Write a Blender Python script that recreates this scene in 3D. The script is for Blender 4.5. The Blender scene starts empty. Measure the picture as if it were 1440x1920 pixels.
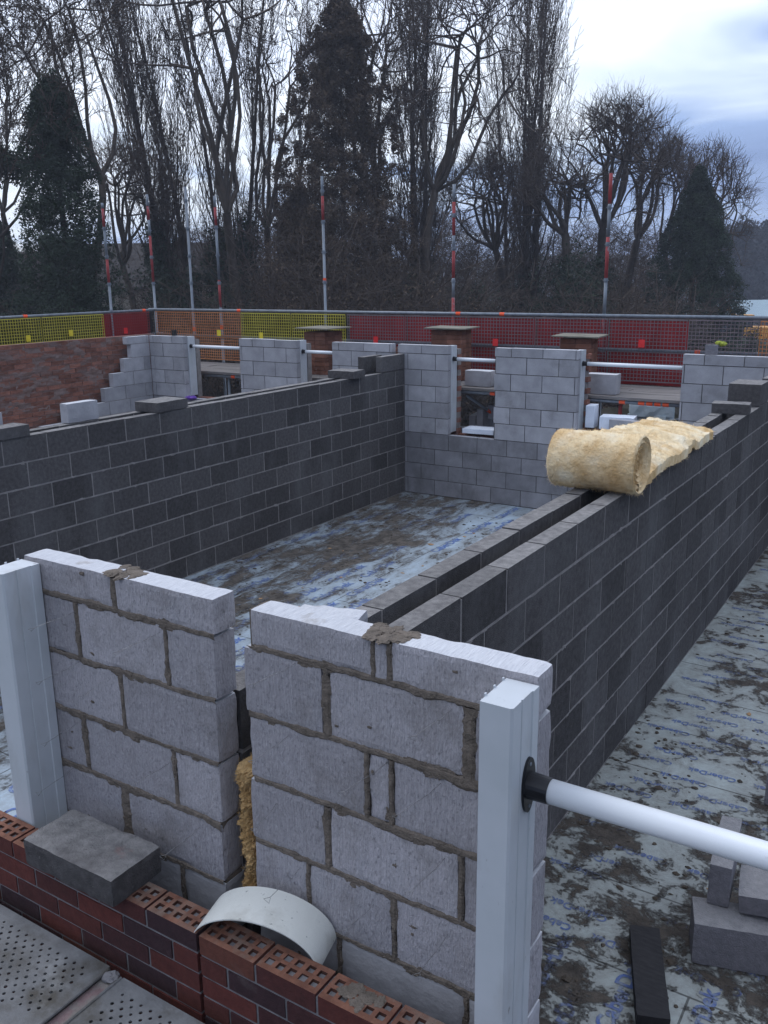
import bpy, math, random
import numpy as np
from mathutils import Vector, Matrix, noise

scene = bpy.context.scene
# ------------------------------------------------------------------ camera
FPX = 1691.3
CAM = Vector((1.73697, -1.91883, 3.11206))
RT = Vector((0.84431031, 0.53573548, -0.01129554))
UP = Vector((-0.12700581, 0.22054897, 0.9670717))
FW = Vector((-0.52058585, 0.81507401, -0.25425329))
cd = bpy.data.cameras.new("camera")
cam = bpy.data.objects.new("camera", cd)
scene.collection.objects.link(cam)
m = Matrix.Identity(4)
for i in range(3):
    m[i][0], m[i][1], m[i][2], m[i][3] = RT[i], UP[i], -FW[i], CAM[i]
cam.matrix_world = m
cd.sensor_fit = 'VERTICAL'; cd.sensor_height = 24.0; cd.lens = FPX * 24.0 / 1920.0
cd.clip_start = 0.05; cd.clip_end = 3000
scene.camera = cam
# ------------------------------------------------------------------ sky
SUN_EL, SUN_ROT = math.radians(48), math.radians(-70)
world = bpy.data.worlds.new("World"); scene.world = world; world.use_nodes = True
wt = world.node_tree; wt.nodes.clear()
def wn(t, **k):
    n = wt.nodes.new(t)
    for a, b in k.items(): setattr(n, a, b)
    return n
wl = wt.links.new
out = wn('ShaderNodeOutputWorld'); bg = wn('ShaderNodeBackground'); wl(bg.outputs[0], out.inputs[0])
sky = wn('ShaderNodeTexSky', sky_type='NISHITA'); sky.sun_disc = False
sky.sun_elevation = SUN_EL; sky.sun_rotation = SUN_ROT
tc = wn('ShaderNodeTexCoord'); sx = wn('ShaderNodeSeparateXYZ'); wl(tc.outputs['Generated'], sx.inputs[0])
# flat cloud layer: direction divided by its height, so bands close up towards the horizon
zc = wn('ShaderNodeMath', operation='MAXIMUM'); wl(sx.outputs[2], zc.inputs[0]); zc.inputs[1].default_value = 0.0
za = wn('ShaderNodeMath', operation='ADD'); wl(zc.outputs[0], za.inputs[0]); za.inputs[1].default_value = 0.12
dv = wn('ShaderNodeVectorMath', operation='DIVIDE'); wl(tc.outputs['Generated'], dv.inputs[0])
cz = wn('ShaderNodeCombineXYZ')
for i in range(3): wl(za.outputs[0], cz.inputs[i])
wl(cz.outputs[0], dv.inputs[1])
n1 = wn('ShaderNodeTexNoise'); n1.inputs['Scale'].default_value = 1.1; n1.inputs['Detail'].default_value = 4; n1.inputs['Roughness'].default_value = .45
n1.inputs['Distortion'].default_value = .4
wl(dv.outputs[0], n1.inputs['Vector'])
# height in the sky plus cloud noise plus a brighter side (where the low sun sits behind the cloud)
dt = wn('ShaderNodeVectorMath', operation='DOT_PRODUCT'); wl(tc.outputs['Generated'], dt.inputs[0]); dt.inputs[1].default_value = (-0.80, 0.30, 0.25)
a1 = wn('ShaderNodeMath', operation='MULTIPLY_ADD'); wl(n1.outputs['Fac'], a1.inputs[0]); a1.inputs[1].default_value = 0.95; a1.inputs[2].default_value = -0.53
a2 = wn('ShaderNodeMath', operation='MULTIPLY_ADD'); wl(sx.outputs[2], a2.inputs[0]); a2.inputs[1].default_value = 1.95; wl(a1.outputs[0], a2.inputs[2])
a3 = wn('ShaderNodeMath', operation='MULTIPLY_ADD'); wl(dt.outputs['Value'], a3.inputs[0]); a3.inputs[1].default_value = 0.68; wl(a2.outputs[0], a3.inputs[2])
rp = wn('ShaderNodeValToRGB'); wl(a3.outputs[0], rp.inputs[0])
cr = rp.color_ramp; cr.elements[0].position = 0.0; cr.elements[0].color = (.075, .125, .26, 1)
cr.elements[1].position = 1.0; cr.elements[1].color = (.86, .96, 1.18, 1)
for p_, c_ in ((.28, (.16, .24, .47)), (.50, (.29, .41, .69)), (.64, (.68, .79, .97)), (.74, (.90, .97, 1.08))):
    e = cr.elements.new(p_); e.color = (*c_, 1)
# the sky texture itself shows thinly through the cloud
sm = wn('ShaderNodeVectorMath', operation='SCALE'); wl(sky.outputs[0], sm.inputs[0]); sm.inputs['Scale'].default_value = 0.08
mx = wn('ShaderNodeMix', data_type='RGBA'); mx.inputs[0].default_value = 0.88
wl(sm.outputs[0], mx.inputs[6]); wl(rp.outputs[0], mx.inputs[7])
wl(mx.outputs[2], bg.inputs[0]); bg.inputs[1].default_value = 1.0
# ------------------------------------------------------------------ sun (veiled)
sl = bpy.data.lights.new("sun", 'SUN'); sl.energy = 0.5; sl.angle = math.radians(25); sl.color = (1, .96, .93)
so = bpy.data.objects.new("sun", sl); scene.collection.objects.link(so)
so.rotation_euler = Vector((-math.sin(SUN_ROT) * math.cos(SUN_EL), -math.cos(SUN_ROT) * math.cos(SUN_EL), -math.sin(SUN_EL))).to_track_quat('-Z', 'Y').to_euler()
scene.view_settings.view_transform = 'Standard'; scene.view_settings.look = 'None'
scene.view_settings.exposure = 0.45; scene.view_settings.gamma = 1.0

# ------------------------------------------------------------------ materials
def mat(name, cols, scale=8., detail=6., rough=.9, stretch=(1, 1, 1), island=0., hueshift=None, bump=.25, bscale=60., bstretch=None,
        stains=(), metallic=0., spec=.3, ramp=(.3, .7)):
    ma = bpy.data.materials.new(name); ma.use_nodes = True
    nt = ma.node_tree; N = nt.nodes; L = nt.links.new
    bs = N['Principled BSDF']; bs.inputs['Roughness'].default_value = rough; bs.inputs['Metallic'].default_value = metallic
    bs.inputs['Specular IOR Level'].default_value = spec
    t = N.new('ShaderNodeTexCoord')
    def nz(sc, st, de=6., w=.6):
        mp = N.new('ShaderNodeMapping'); L(t.outputs['Object'], mp.inputs[0]); mp.inputs['Scale'].default_value = st
        n = N.new('ShaderNodeTexNoise'); n.inputs['Scale'].default_value = sc; n.inputs['Detail'].default_value = de
        n.inputs['Roughness'].default_value = w; L(mp.outputs[0], n.inputs['Vector']); return n
    n = nz(scale, stretch, detail)
    r = N.new('ShaderNodeValToRGB'); L(n.outputs['Fac'], r.inputs[0])
    el = r.color_ramp.elements; el[0].position = ramp[0]; el[1].position = ramp[1]
    el[0].color = (*cols[0], 1); el[1].color = (*cols[-1], 1)
    for k, c in enumerate(cols[1:-1]):
        e = el.new(ramp[0] + (ramp[1] - ramp[0]) * (k + 1) / (len(cols) - 1)); e.color = (*c, 1)
    col = r.outputs[0]
    if island or hueshift:
        g = N.new('ShaderNodeNewGeometry')
        if hueshift:
            r2 = N.new('ShaderNodeValToRGB'); r2.color_ramp.interpolation = 'CONSTANT'; L(g.outputs['Random Per Island'], r2.inputs[0])
            e2 = r2.color_ramp.elements; e2[0].color = (*hueshift[0], 1); e2[1].position = 1 / len(hueshift); e2[1].color = (*hueshift[1], 1)
            for k in range(2, len(hueshift)):
                e = e2.new(k / len(hueshift)); e.color = (*hueshift[k], 1)
            mm = N.new('ShaderNodeMix'); mm.data_type = 'RGBA'; mm.blend_type = 'MULTIPLY'; mm.inputs[0].default_value = 1
            L(col, mm.inputs[6]); L(r2.outputs[0], mm.inputs[7]); col = mm.outputs[2]
        if island:
            mr = N.new('ShaderNodeMapRange'); L(g.outputs['Random Per Island'], mr.inputs[0])
            mr.inputs[3].default_value = 1 - island; mr.inputs[4].default_value = 1 + island
            hs = N.new('ShaderNodeHueSaturation'); L(mr.outputs[0], hs.inputs['Value']); L(col, hs.inputs['Color']); col = hs.outputs[0]
    for (sc_, ssc, st_, lo, hi, amt) in stains:
        n3 = nz(ssc, st_, 8., .65)
        m3 = N.new('ShaderNodeMapRange'); L(n3.outputs['Fac'], m3.inputs[0]); m3.inputs[1].default_value = lo; m3.inputs[2].default_value = hi
        m3.inputs[4].default_value = amt
        mm = N.new('ShaderNodeMix'); mm.data_type = 'RGBA'; L(m3.outputs[0], mm.inputs[0]); L(col, mm.inputs[6]); mm.inputs[7].default_value = (*sc_, 1)
        col = mm.outputs[2]
    L(col, bs.inputs['Base Color'])
    if bump:
        nb = nz(bscale, bstretch or (1, 1, 1), 5.)
        b = N.new('ShaderNodeBump'); b.inputs['Strength'].default_value = bump; b.inputs['Distance'].default_value = .01
        L(nb.outputs['Fac'], b.inputs['Height']); L(b.outputs[0], bs.inputs['Normal'])
    return ma

BROWN = (.085, .068, .05)
M = {}
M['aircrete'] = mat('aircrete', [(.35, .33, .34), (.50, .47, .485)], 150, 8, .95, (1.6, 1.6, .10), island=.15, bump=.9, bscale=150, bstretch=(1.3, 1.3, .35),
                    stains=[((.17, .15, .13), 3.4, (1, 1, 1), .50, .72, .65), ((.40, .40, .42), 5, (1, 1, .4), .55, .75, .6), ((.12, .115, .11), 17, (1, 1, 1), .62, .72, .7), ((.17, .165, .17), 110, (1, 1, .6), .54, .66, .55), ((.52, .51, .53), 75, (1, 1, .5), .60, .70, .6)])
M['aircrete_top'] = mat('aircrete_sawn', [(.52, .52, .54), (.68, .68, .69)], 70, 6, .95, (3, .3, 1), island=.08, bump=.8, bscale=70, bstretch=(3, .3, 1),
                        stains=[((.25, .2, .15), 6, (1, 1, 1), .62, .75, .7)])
M['aircrete_far'] = mat('aircrete_weathered', [(.31, .305, .32), (.43, .425, .44)], 5, 6, .95, island=.17, bump=.3, bscale=50,
                        stains=[((.13, .12, .11), 3, (1, 1, 1), .55, .75, .5)])
M['dense'] = mat('dense_block', [(.056, .051, .050), (.108, .100, .098)], 30, 8, .95, island=.30, bump=.9, bscale=170,
                 stains=[((.17, .165, .165), 1.6, (1, 1, .5), .50, .75, .65), ((.24, .225, .22), 55, (1, 1, 1), .62, .72, .6), ((.03, .028, .028), 75, (1, 1, 1), .60, .70, .6)])
M['dense_top'] = mat('dense_block_bed', [(.15, .142, .138), (.29, .275, .26)], 26, 8, .95, island=.2, bump=.9, bscale=120,
                     stains=[((.06, .05, .05), 3, (1, 1, 1), .55, .7, .6), ((.25, .12, .10), 4.5, (1, 1, 1), .66, .74, .5)])
M['mortar'] = mat('mortar', [(.115, .095, .075), (.22, .18, .145)], 25, 8, .95, bump=.9, bscale=120)
M['mortar_grey'] = mat('mortar_grey', [(.19, .175, .165), (.32, .295, .28)], 12, 8, .95, bump=.5, bscale=90)
M['mortar_dark'] = mat('mortar_dark', [(.07, .066, .062), (.12, .11, .105)], 12, 8, .95, bump=.5, bscale=90)
M['mortar_pale'] = mat('mortar_pale', [(.13, .125, .13), (.24, .23, .23)], 18, 8, .95, bump=.5, bscale=90)
M['brick'] = mat('brick_face', [(.75, .75, .75), (1.15, 1.15, 1.15)], 30, 8, .85,
                 hueshift=[(.12, .032, .025), (.080, .025, .022), (.045, .022, .025), (.10, .028, .022), (.13, .045, .03), (.06, .022, .022), (.095, .028, .022)],
                 bump=.5, bscale=80, stains=[((.16, .14, .13), 5, (1, 1, 1), .62, .8, .5)])
M['brick_top'] = mat('brick_bed', [(.13, .055, .036), (.24, .11, .07)], 20, 8, .9, island=.15, bump=.5, bscale=90,
                     stains=[((.20, .17, .14), 3.2, (1, 1, 1), .50, .62, .8)])
M['brick_back'] = mat('brick_inner_face', [(.16, .065, .045), (.30, .13, .09)], 7, 8, .95, (1, 1, 3), island=.3, bump=1.0, bscale=30,
                      stains=[((.20, .17, .16), 2.2, (1, 1, 5), .50, .68, .75)])
M['mortar_smear'] = mat('mortar_smear', [(.15, .085, .065), (.27, .20, .18)], 5, 8, .95, (1, 1, 4), bump=1., bscale=30)
M['upvc'] = mat('white_upvc', [(.50, .53, .54), (.58, .60, .62)], 4, 4, .5, bump=.05, bscale=20, spec=.4,
                stains=[((.36, .35, .33), 7, (1, 1, .35), .56, .76, .55), ((.16, .14, .12), 38, (1, 1, .5), .67, .72, .8)])
M['upvc_pole'] = mat('white_plastic_pole', [(.74, .77, .80), (.80, .83, .85)], 4, 4, .35, bump=.03, bscale=20, spec=.5,
                     stains=[((.45, .43, .4), 22, (1, 1, 1), .70, .8, .5)])
M['arch'] = mat('off_white_plastic', [(.66, .66, .60), (.76, .76, .70)], 6, 5, .4, bump=.08, bscale=20, spec=.5,
                stains=[((.12, .12, .11), 45, (1, 1, 1), .64, .68, .9), ((.33, .31, .25), 6, (1, 1, 1), .50, .72, .65)])
M['black'] = mat('black_plastic', [(.006, .006, .008), (.012, .012, .015)], 10, 3, .4, bump=.05, spec=.4)
M['steel'] = mat('galvanised_steel', [(.17, .19, .215), (.27, .30, .33)], 14, 6, .55, (1, 1, .3), bump=.1, metallic=.35)
M['wire'] = mat('tie_wire', [(.16, .15, .14), (.40, .40, .40)], 60, 3, .5, bump=0, metallic=.6)
M['redpaint'] = mat('red_tape_paint', [(.24, .035, .035), (.40, .07, .07)], 18, 6, .6, (1, 1, .5), bump=.1,
                    stains=[((.22, .24, .26), 9, (1, 1, .6), .58, .64, .8)])
M['orange'] = mat('fluorescent_orange', [(.95, .10, .03), (1.0, .14, .05)], 6, 2, .6, bump=0)
M['yellow'] = mat('yellow_plastic', [(.70, .55, .02), (.85, .68, .05)], 6, 2, .6, bump=0)
M['redtag'] = mat('red_tag', [(.72, .03, .03), (.85, .05, .05)], 6, 2, .6, bump=0)
M['netyellow'] = mat('yellow_mesh', [(.42, .36, .04), (.60, .52, .08)], 3, 3, .6, bump=0)
M['netorange'] = mat('orange_mesh', [(.42, .15, .05), (.60, .26, .11)], 3, 3, .6, bump=0)
M['netred'] = mat('red_mesh', [(.22, .03, .035), (.32, .05, .05)], 3, 3, .6, bump=0)
M['netgrey'] = mat('galvanised_mesh', [(.17, .13, .135), (.25, .20, .21)], 3, 3, .5, bump=0, metallic=.3)
M['netdark'] = mat('dark_backing', [(.02, .02, .022), (.035, .034, .036)], 3, 3, .8, bump=0)
M['redsheet'] = mat('red_debris_sheet', [(.22, .014, .016), (.42, .03, .03)], 1.6, 6, .7, (2, 1, .4), bump=.6, bscale=5)
M['olivesheet'] = mat('olive_sheet', [(.035, .033, .006), (.06, .055, .01)], 3, 3, .8, bump=0)
M['boards'] = mat('scaffold_board_timber', [(.12, .11, .10), (.22, .20, .19)], 6, 8, .9, (.3, 3, 1), island=.25, bump=.4)
M['ply'] = mat('plywood_lid', [(.16, .145, .11), (.26, .24, .19)], 5, 6, .9, bump=.2)
M['perf'] = mat('dirty_galvanised_board', [(.12, .12, .12), (.21, .21, .21)], 9, 8, .75, bump=.4, bscale=70, metallic=.1,
                stains=[((.07, .06, .045), 4, (1, 1, 1), .52, .66, .8), ((.34, .34, .33), 6, (1, 1, 1), .58, .7, .5)])
M['pink'] = mat('pink_worn_paint', [(.15, .10, .10), (.24, .17, .165)], 18, 8, .8, bump=.5, bscale=60,
                stains=[((.20, .19, .17), 8, (1, 1, 1), .5, .6, .9)])
M['wool'] = mat('yellow_mineral_wool', [(.60, .38, .16), (.86, .67, .40), (.93, .83, .62)], 4.5, 8, 1., bump=1., bscale=45,
                stains=[((.52, .29, .09), 2.4, (1, 1, 1), .47, .68, .65)])
M['wool_dark'] = mat('brown_mineral_wool', [(.34, .20, .075), (.62, .42, .20)], 14, 8, 1., bump=1., bscale=50)  # browner wool for the gap and the inner rings of the roll
M['bark'] = mat('bark', [(.038, .030, .023), (.085, .066, .050)], 6, 6, .95, (1, 1, .3), bump=.3, bscale=20)
M['twig'] = mat('twigs', [(.060, .044, .034), (.115, .086, .066)], 1.5, 4, .95, bump=0)
M['brownleaf'] = mat('brown_withered_foliage', [(.065, .047, .033), (.15, .105, .07)], .8, 6, .9, island=.35, bump=0)
M['darkleaf'] = mat('dark_evergreen_foliage', [(.022, .034, .022), (.055, .078, .045)], .7, 6, .9, island=.4, bump=0)
M['ivy'] = mat('ivy_foliage', [(.018, .028, .017), (.045, .062, .034)], .7, 6, .9, island=.4, bump=0)
M['ground'] = mat('muddy_ground', [(.022, .020, .015), (.05, .045, .032)], .35, 10, 1., bump=.6, bscale=2.,
                  stains=[((.025, .035, .015), .08, (1, 1, 1), .45, .6, .8)])
M['mud'] = mat('mud', [(.045, .036, .027), (.10, .08, .06)], 12, 8, .9, bump=.9, bscale=40)
M['render'] = mat('cream_render', [(.30, .27, .22), (.40, .37, .30)], 1.2, 6, .9, bump=.1)
M['render2'] = mat('grey_render', [(.15, .145, .14), (.21, .205, .2)], 1.2, 6, .9, bump=.1)
M['rooftile'] = mat('roof_tiles', [(.04, .036, .035), (.07, .062, .06)], 3, 6, .9, (1, 1, 4), bump=.3)
M['paleroof'] = mat('pale_sheet_roof', [(.26, .34, .38), (.34, .43, .46)], .4, 4, .6, bump=0)
M['glass'] = mat('dark_glass', [(.02, .022, .028), (.03, .034, .042)], 1, 2, .1, bump=0, spec=.6)
M['carpaint'] = mat('dark_car_paint', [(.02, .022, .03), (.028, .03, .04)], 1, 2, .3, bump=0, spec=.6)
M['digger'] = mat('digger_yellow', [(.62, .28, .03), (.75, .36, .05)], 1, 2, .5, bump=0)
M['foam'] = mat('white_foam', [(.72, .77, .85), (.80, .85, .92)], 12, 4, .8, bump=.1)
M['wrap'] = mat('clear_wrapping', [(.30, .36, .38), (.45, .51, .53)], 6, 6, .3, bump=.4, bscale=8, spec=.6)
M['purple'] = mat('purple_cloth', [(.12, .05, .30), (.2, .09, .42)], 20, 4, .9, bump=.5)
M['hill'] = mat('wooded_hill', [(.016, .02, .026), (.035, .04, .05)], .09, 8, 1., bump=0)  # blue of the distance haze is mixed into the colour
M['hivis'] = mat('hi_vis_cloth', [(.28, .32, .03), (.38, .42, .07)], 6, 4, .8, bump=.3)
M['timber'] = mat('dark_timber', [(.016, .015, .017), (.034, .032, .033)], 12, 8, .8, (1, 6, 1), bump=.3)  # near-black timber tone with a fine grain
la = bpy.data.materials.new('amber_lamp'); la.use_nodes = True
la.node_tree.nodes['Principled BSDF'].inputs['Emission Color'].default_value = (1, .45, .12, 1)
la.node_tree.nodes['Principled BSDF'].inputs['Emission Strength'].default_value = .8
M['amber'] = la

def floor_mat(name, base, under, bias, seam=True, text=False):
    """peel-off film on chipboard with mud trodden over it"""
    ma = bpy.data.materials.new(name); ma.use_nodes = True
    nt = ma.node_tree; N = nt.nodes; L = nt.links.new; bs = N['Principled BSDF']
    t = N.new('ShaderNodeTexCoord')
    def nz(sc, de, st=(1, 1, 1), w=.62, dist=0.):
        mp = N.new('ShaderNodeMapping'); L(t.outputs['Object'], mp.inputs[0]); mp.inputs['Scale'].default_value = st
        n = N.new('ShaderNodeTexNoise'); n.inputs['Scale'].default_value = sc; n.inputs['Detail'].default_value = de
        n.inputs['Roughness'].default_value = w; n.inputs['Distortion'].default_value = dist; L(mp.outputs[0], n.inputs['Vector']); return n.outputs['Fac']
    def math_(op, a, b, c=None):
        n = N.new('ShaderNodeMath'); n.operation = op
        for i, v in enumerate((a, b, c)):
            if v is None: continue
            if isinstance(v, (int, float)): n.inputs[i].default_value = v
            else: L(v, n.inputs[i])
        return n.outputs[0]
    st = (1, .45, 1) if under == 'left' else (1, 1, 1)
    big = nz(1.1, 4, st); mid = nz(5.5, 8, st, .7, .5); fine = nz(32, 6, (1, 1, 1), .7)
    v = math_('MULTIPLY_ADD', big, .82 if under == 'left' else .95, math_('MULTIPLY_ADD', mid, 1.0, math_('MULTIPLY', fine, .34)))
    s = N.new('ShaderNodeSeparateXYZ'); L(t.outputs['Object'], s.inputs[0])
    if under == 'left':   # wetter and dirtier along the left party wall and the far end
        b1 = N.new('ShaderNodeMapRange'); L(s.outputs[0], b1.inputs[0]); b1.inputs[1].default_value = -2.9; b1.inputs[2].default_value = -4.3; b1.inputs[4].default_value = .17
    else:
        b1 = N.new('ShaderNodeMapRange'); L(s.outputs[1], b1.inputs[0]); b1.inputs[1].default_value = 4.2; b1.inputs[2].default_value = 1.7; b1.inputs[4].default_value = .13
    v = math_('ADD', v, b1.outputs[0])
    mk = N.new('ShaderNodeMapRange'); L(v, mk.inputs[0]); mk.inputs[1].default_value = bias; mk.inputs[2].default_value = bias + (.13 if under == 'left' else .085)
    soft = N.new('ShaderNodeMapRange'); L(v, soft.inputs[0]); soft.inputs[1].default_value = bias - .28; soft.inputs[2].default_value = bias + .02; soft.inputs[4].default_value = .62
    film = N.new('ShaderNodeRGB'); film.outputs[0].default_value = (*base, 1)
    dirt = N.new('ShaderNodeRGB'); dirt.outputs[0].default_value = (.15, .135, .115, 1)
    m1 = N.new('ShaderNodeMix'); m1.data_type = 'RGBA'; L(soft.outputs[0], m1.inputs[0]); L(film.outputs[0], m1.inputs[6]); L(dirt.outputs[0], m1.inputs[7])
    mr = N.new('ShaderNodeValToRGB'); L(nz(9, 8, (1, 1, 1), .7), mr.inputs[0])
    e = mr.color_ramp.elements; e[0].position = .35; e[1].position = .68; e[0].color = (.038, .031, .025, 1); e[1].color = (.17, .145, .12, 1) if under == 'left' else (.115, .095, .076, 1)
    m2 = N.new('ShaderNodeMix'); m2.data_type = 'RGBA'; L(mk.outputs[0], m2.inputs[0]); L(m1.outputs[2], m2.inputs[6]); L(mr.outputs[0], m2.inputs[7])
    col = m2.outputs[2]
    if seam and not text:
        bt = N.new('ShaderNodeTexBrick'); mp = N.new('ShaderNodeMapping'); L(t.outputs['Object'], mp.inputs[0])
        mp.inputs['Rotation'].default_value = (0, 0, math.pi / 2 if under == 'left' else 0)
        mp.inputs['Location'].default_value = (.13, .21, 0)
        L(mp.outputs[0], bt.inputs['Vector']); bt.inputs['Scale'].default_value = 1; bt.inputs['Brick Width'].default_value = 2.4; bt.inputs['Row Height'].default_value = .6
        bt.inputs['Mortar Size'].default_value = .006; bt.inputs['Mortar Smooth'].default_value = .2
        m4 = N.new('ShaderNodeMix'); m4.data_type = 'RGBA'; L(math_('MULTIPLY', bt.outputs['Fac'], .75), m4.inputs[0]); L(col, m4.inputs[6]); m4.inputs[7].default_value = (.02, .018, .016, 1)
        col = m4.outputs[2]
    if text:   # the print is rubbed thin
        wr = N.new('ShaderNodeMapRange'); L(nz(26, 6, (1, 1, 1), .7), wr.inputs[0]); wr.inputs[1].default_value = .42; wr.inputs[2].default_value = .66; wr.inputs[4].default_value = .7
        m5 = N.new('ShaderNodeMix'); m5.data_type = 'RGBA'; L(wr.outputs[0], m5.inputs[0]); L(col, m5.inputs[6])
        m6 = N.new('ShaderNodeMix'); m6.data_type = 'RGBA'; L(mk.outputs[0], m6.inputs[0]); m6.inputs[6].default_value = (*[c * .72 for c in (FILM_L if under == 'left' else FILM_R)], 1); L(mr.outputs[0], m6.inputs[7])
        L(m6.outputs[2], m5.inputs[7]); col = m5.outputs[2]
    L(col, bs.inputs['Base Color'])
    rr = N.new('ShaderNodeMapRange'); L(mk.outputs[0], rr.inputs[0]); rr.inputs[3].default_value = .42; rr.inputs[4].default_value = .85
    L(rr.outputs[0], bs.inputs['Roughness']); bs.inputs['Specular IOR Level'].default_value = .35
    b = N.new('ShaderNodeBump'); b.inputs['Strength'].default_value = .9; b.inputs['Distance'].default_value = .012
    L(math_('MULTIPLY_ADD', mk.outputs[0], math_('ADD', fine, .35), math_('MULTIPLY_ADD', fine, .12, math_('MULTIPLY', mid, .9))), b.inputs['Height']); L(b.outputs[0], bs.inputs['Normal'])
    return ma
FILM_L, FILM_R = (.42, .52, .60), (.39, .43, .41)
M['floorL'] = floor_mat('film_covered_floor', FILM_L, 'left', 1.15)
M['floorR'] = floor_mat('film_covered_floor_green', FILM_R, 'right', 1.215)
M['textL'] = floor_mat('blue_print', (.03, .12, .46), 'left', 1.15, text=True)
M['textR'] = floor_mat('faded_blue_print', (.035, .11, .38), 'right', 1.215, text=True)

# ------------------------------------------------------------------ mesh helpers
def link(o, parent=None):
    scene.collection.objects.link(o)
    if parent is not None: o.parent = parent
    return o
class MB:
    def __init__(s): s.v = []; s.f = []; s.m = []
    def add(s, vs, fs, mi=0):
        b = len(s.v); s.v += [tuple(q) for q in vs]
        s.f += [tuple(i + b for i in f) for f in fs]; s.m += ([mi] * len(fs) if isinstance(mi, int) else list(mi))
    def box(s, a, b, mi=0, top=None, rot=None, piv=None):
        x0, y0, z0 = a; x1, y1, z1 = b
        vs = [(x0, y0, z0), (x1, y0, z0), (x1, y1, z0), (x0, y1, z0), (x0, y0, z1), (x1, y0, z1), (x1, y1, z1), (x0, y1, z1)]
        if rot is not None:
            pv = Vector(piv) if piv else Vector(((x0 + x1) / 2, (y0 + y1) / 2, (z0 + z1) / 2))
            vs = [tuple(rot @ (Vector(q) - pv) + pv) for q in vs]
        s.add(vs, [(0, 3, 2, 1), (4, 5, 6, 7), (0, 1, 5, 4), (1, 2, 6, 5), (2, 3, 7, 6), (3, 0, 4, 7)], [mi, mi if top is None else top, mi, mi, mi, mi])
    def tube(s, pts, r, n=8, mi=0, cap=True):
        pts = [Vector(p) for p in pts]; k = len(pts); rs = r if isinstance(r, (list, tuple)) else [r] * k
        b = len(s.v); ref = None
        for i, p in enumerate(pts):
            d = (pts[min(i + 1, k - 1)] - pts[max(i - 1, 0)]).normalized()
            if ref is None: ref = Vector((0, 0, 1)) if abs(d.z) < .9 else Vector((1, 0, 0))
            u = d.cross(ref).normalized(); w = u.cross(d).normalized(); ref = w
            for j in range(n):
                a = 2 * math.pi * j / n; s.v.append(tuple(p + (u * math.cos(a) + w * math.sin(a)) * rs[i]))
        for i in range(k - 1):
            for j in range(n):
                s.f.append((b + i * n + j, b + i * n + (j + 1) % n, b + (i + 1) * n + (j + 1) % n, b + (i + 1) * n + j)); s.m.append(mi)
        if cap:
            s.f.append(tuple(b + j for j in range(n - 1, -1, -1))); s.m.append(mi)
            s.f.append(tuple(b + (k - 1) * n + j for j in range(n))); s.m.append(mi)
    def build(s, name, mats, parent=None, smooth=False, origin=None):
        me = bpy.data.meshes.new(name)
        vs = s.v
        if origin is not None: vs = [(x - origin[0], y - origin[1], z - origin[2]) for x, y, z in vs]
        me.from_pydata(vs, [], s.f)
        if not isinstance(mats, (list, tuple)): mats = [mats]
        for q in mats: me.materials.append(q if not isinstance(q, str) else M[q])
        if len(mats) > 1: me.polygons.foreach_set('material_index', s.m)
        if smooth: me.polygons.foreach_set('use_smooth', [True] * len(s.f))
        me.update()
        o = bpy.data.objects.new(name, me)
        if origin is not None: o.location = origin
        return link(o, parent)
def tag(o, label, cat, group=None, kind=None):
    o['label'] = label; o['category'] = cat
    if group: o['group'] = group
    if kind: o['kind'] = kind
    return o
def thing(name, label, cat, loc=(0, 0, 0), group=None):
    o = bpy.data.objects.new(name, None); o.empty_display_size = .1; o.location = loc
    scene.collection.objects.link(o); return tag(o, label, cat, group)
def put(o, root):
    """parent a mesh built in world coordinates to a thing's empty, keeping it in place"""
    o.parent = root; o.location = Vector(o.location) - Vector(root.location); return o
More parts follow.
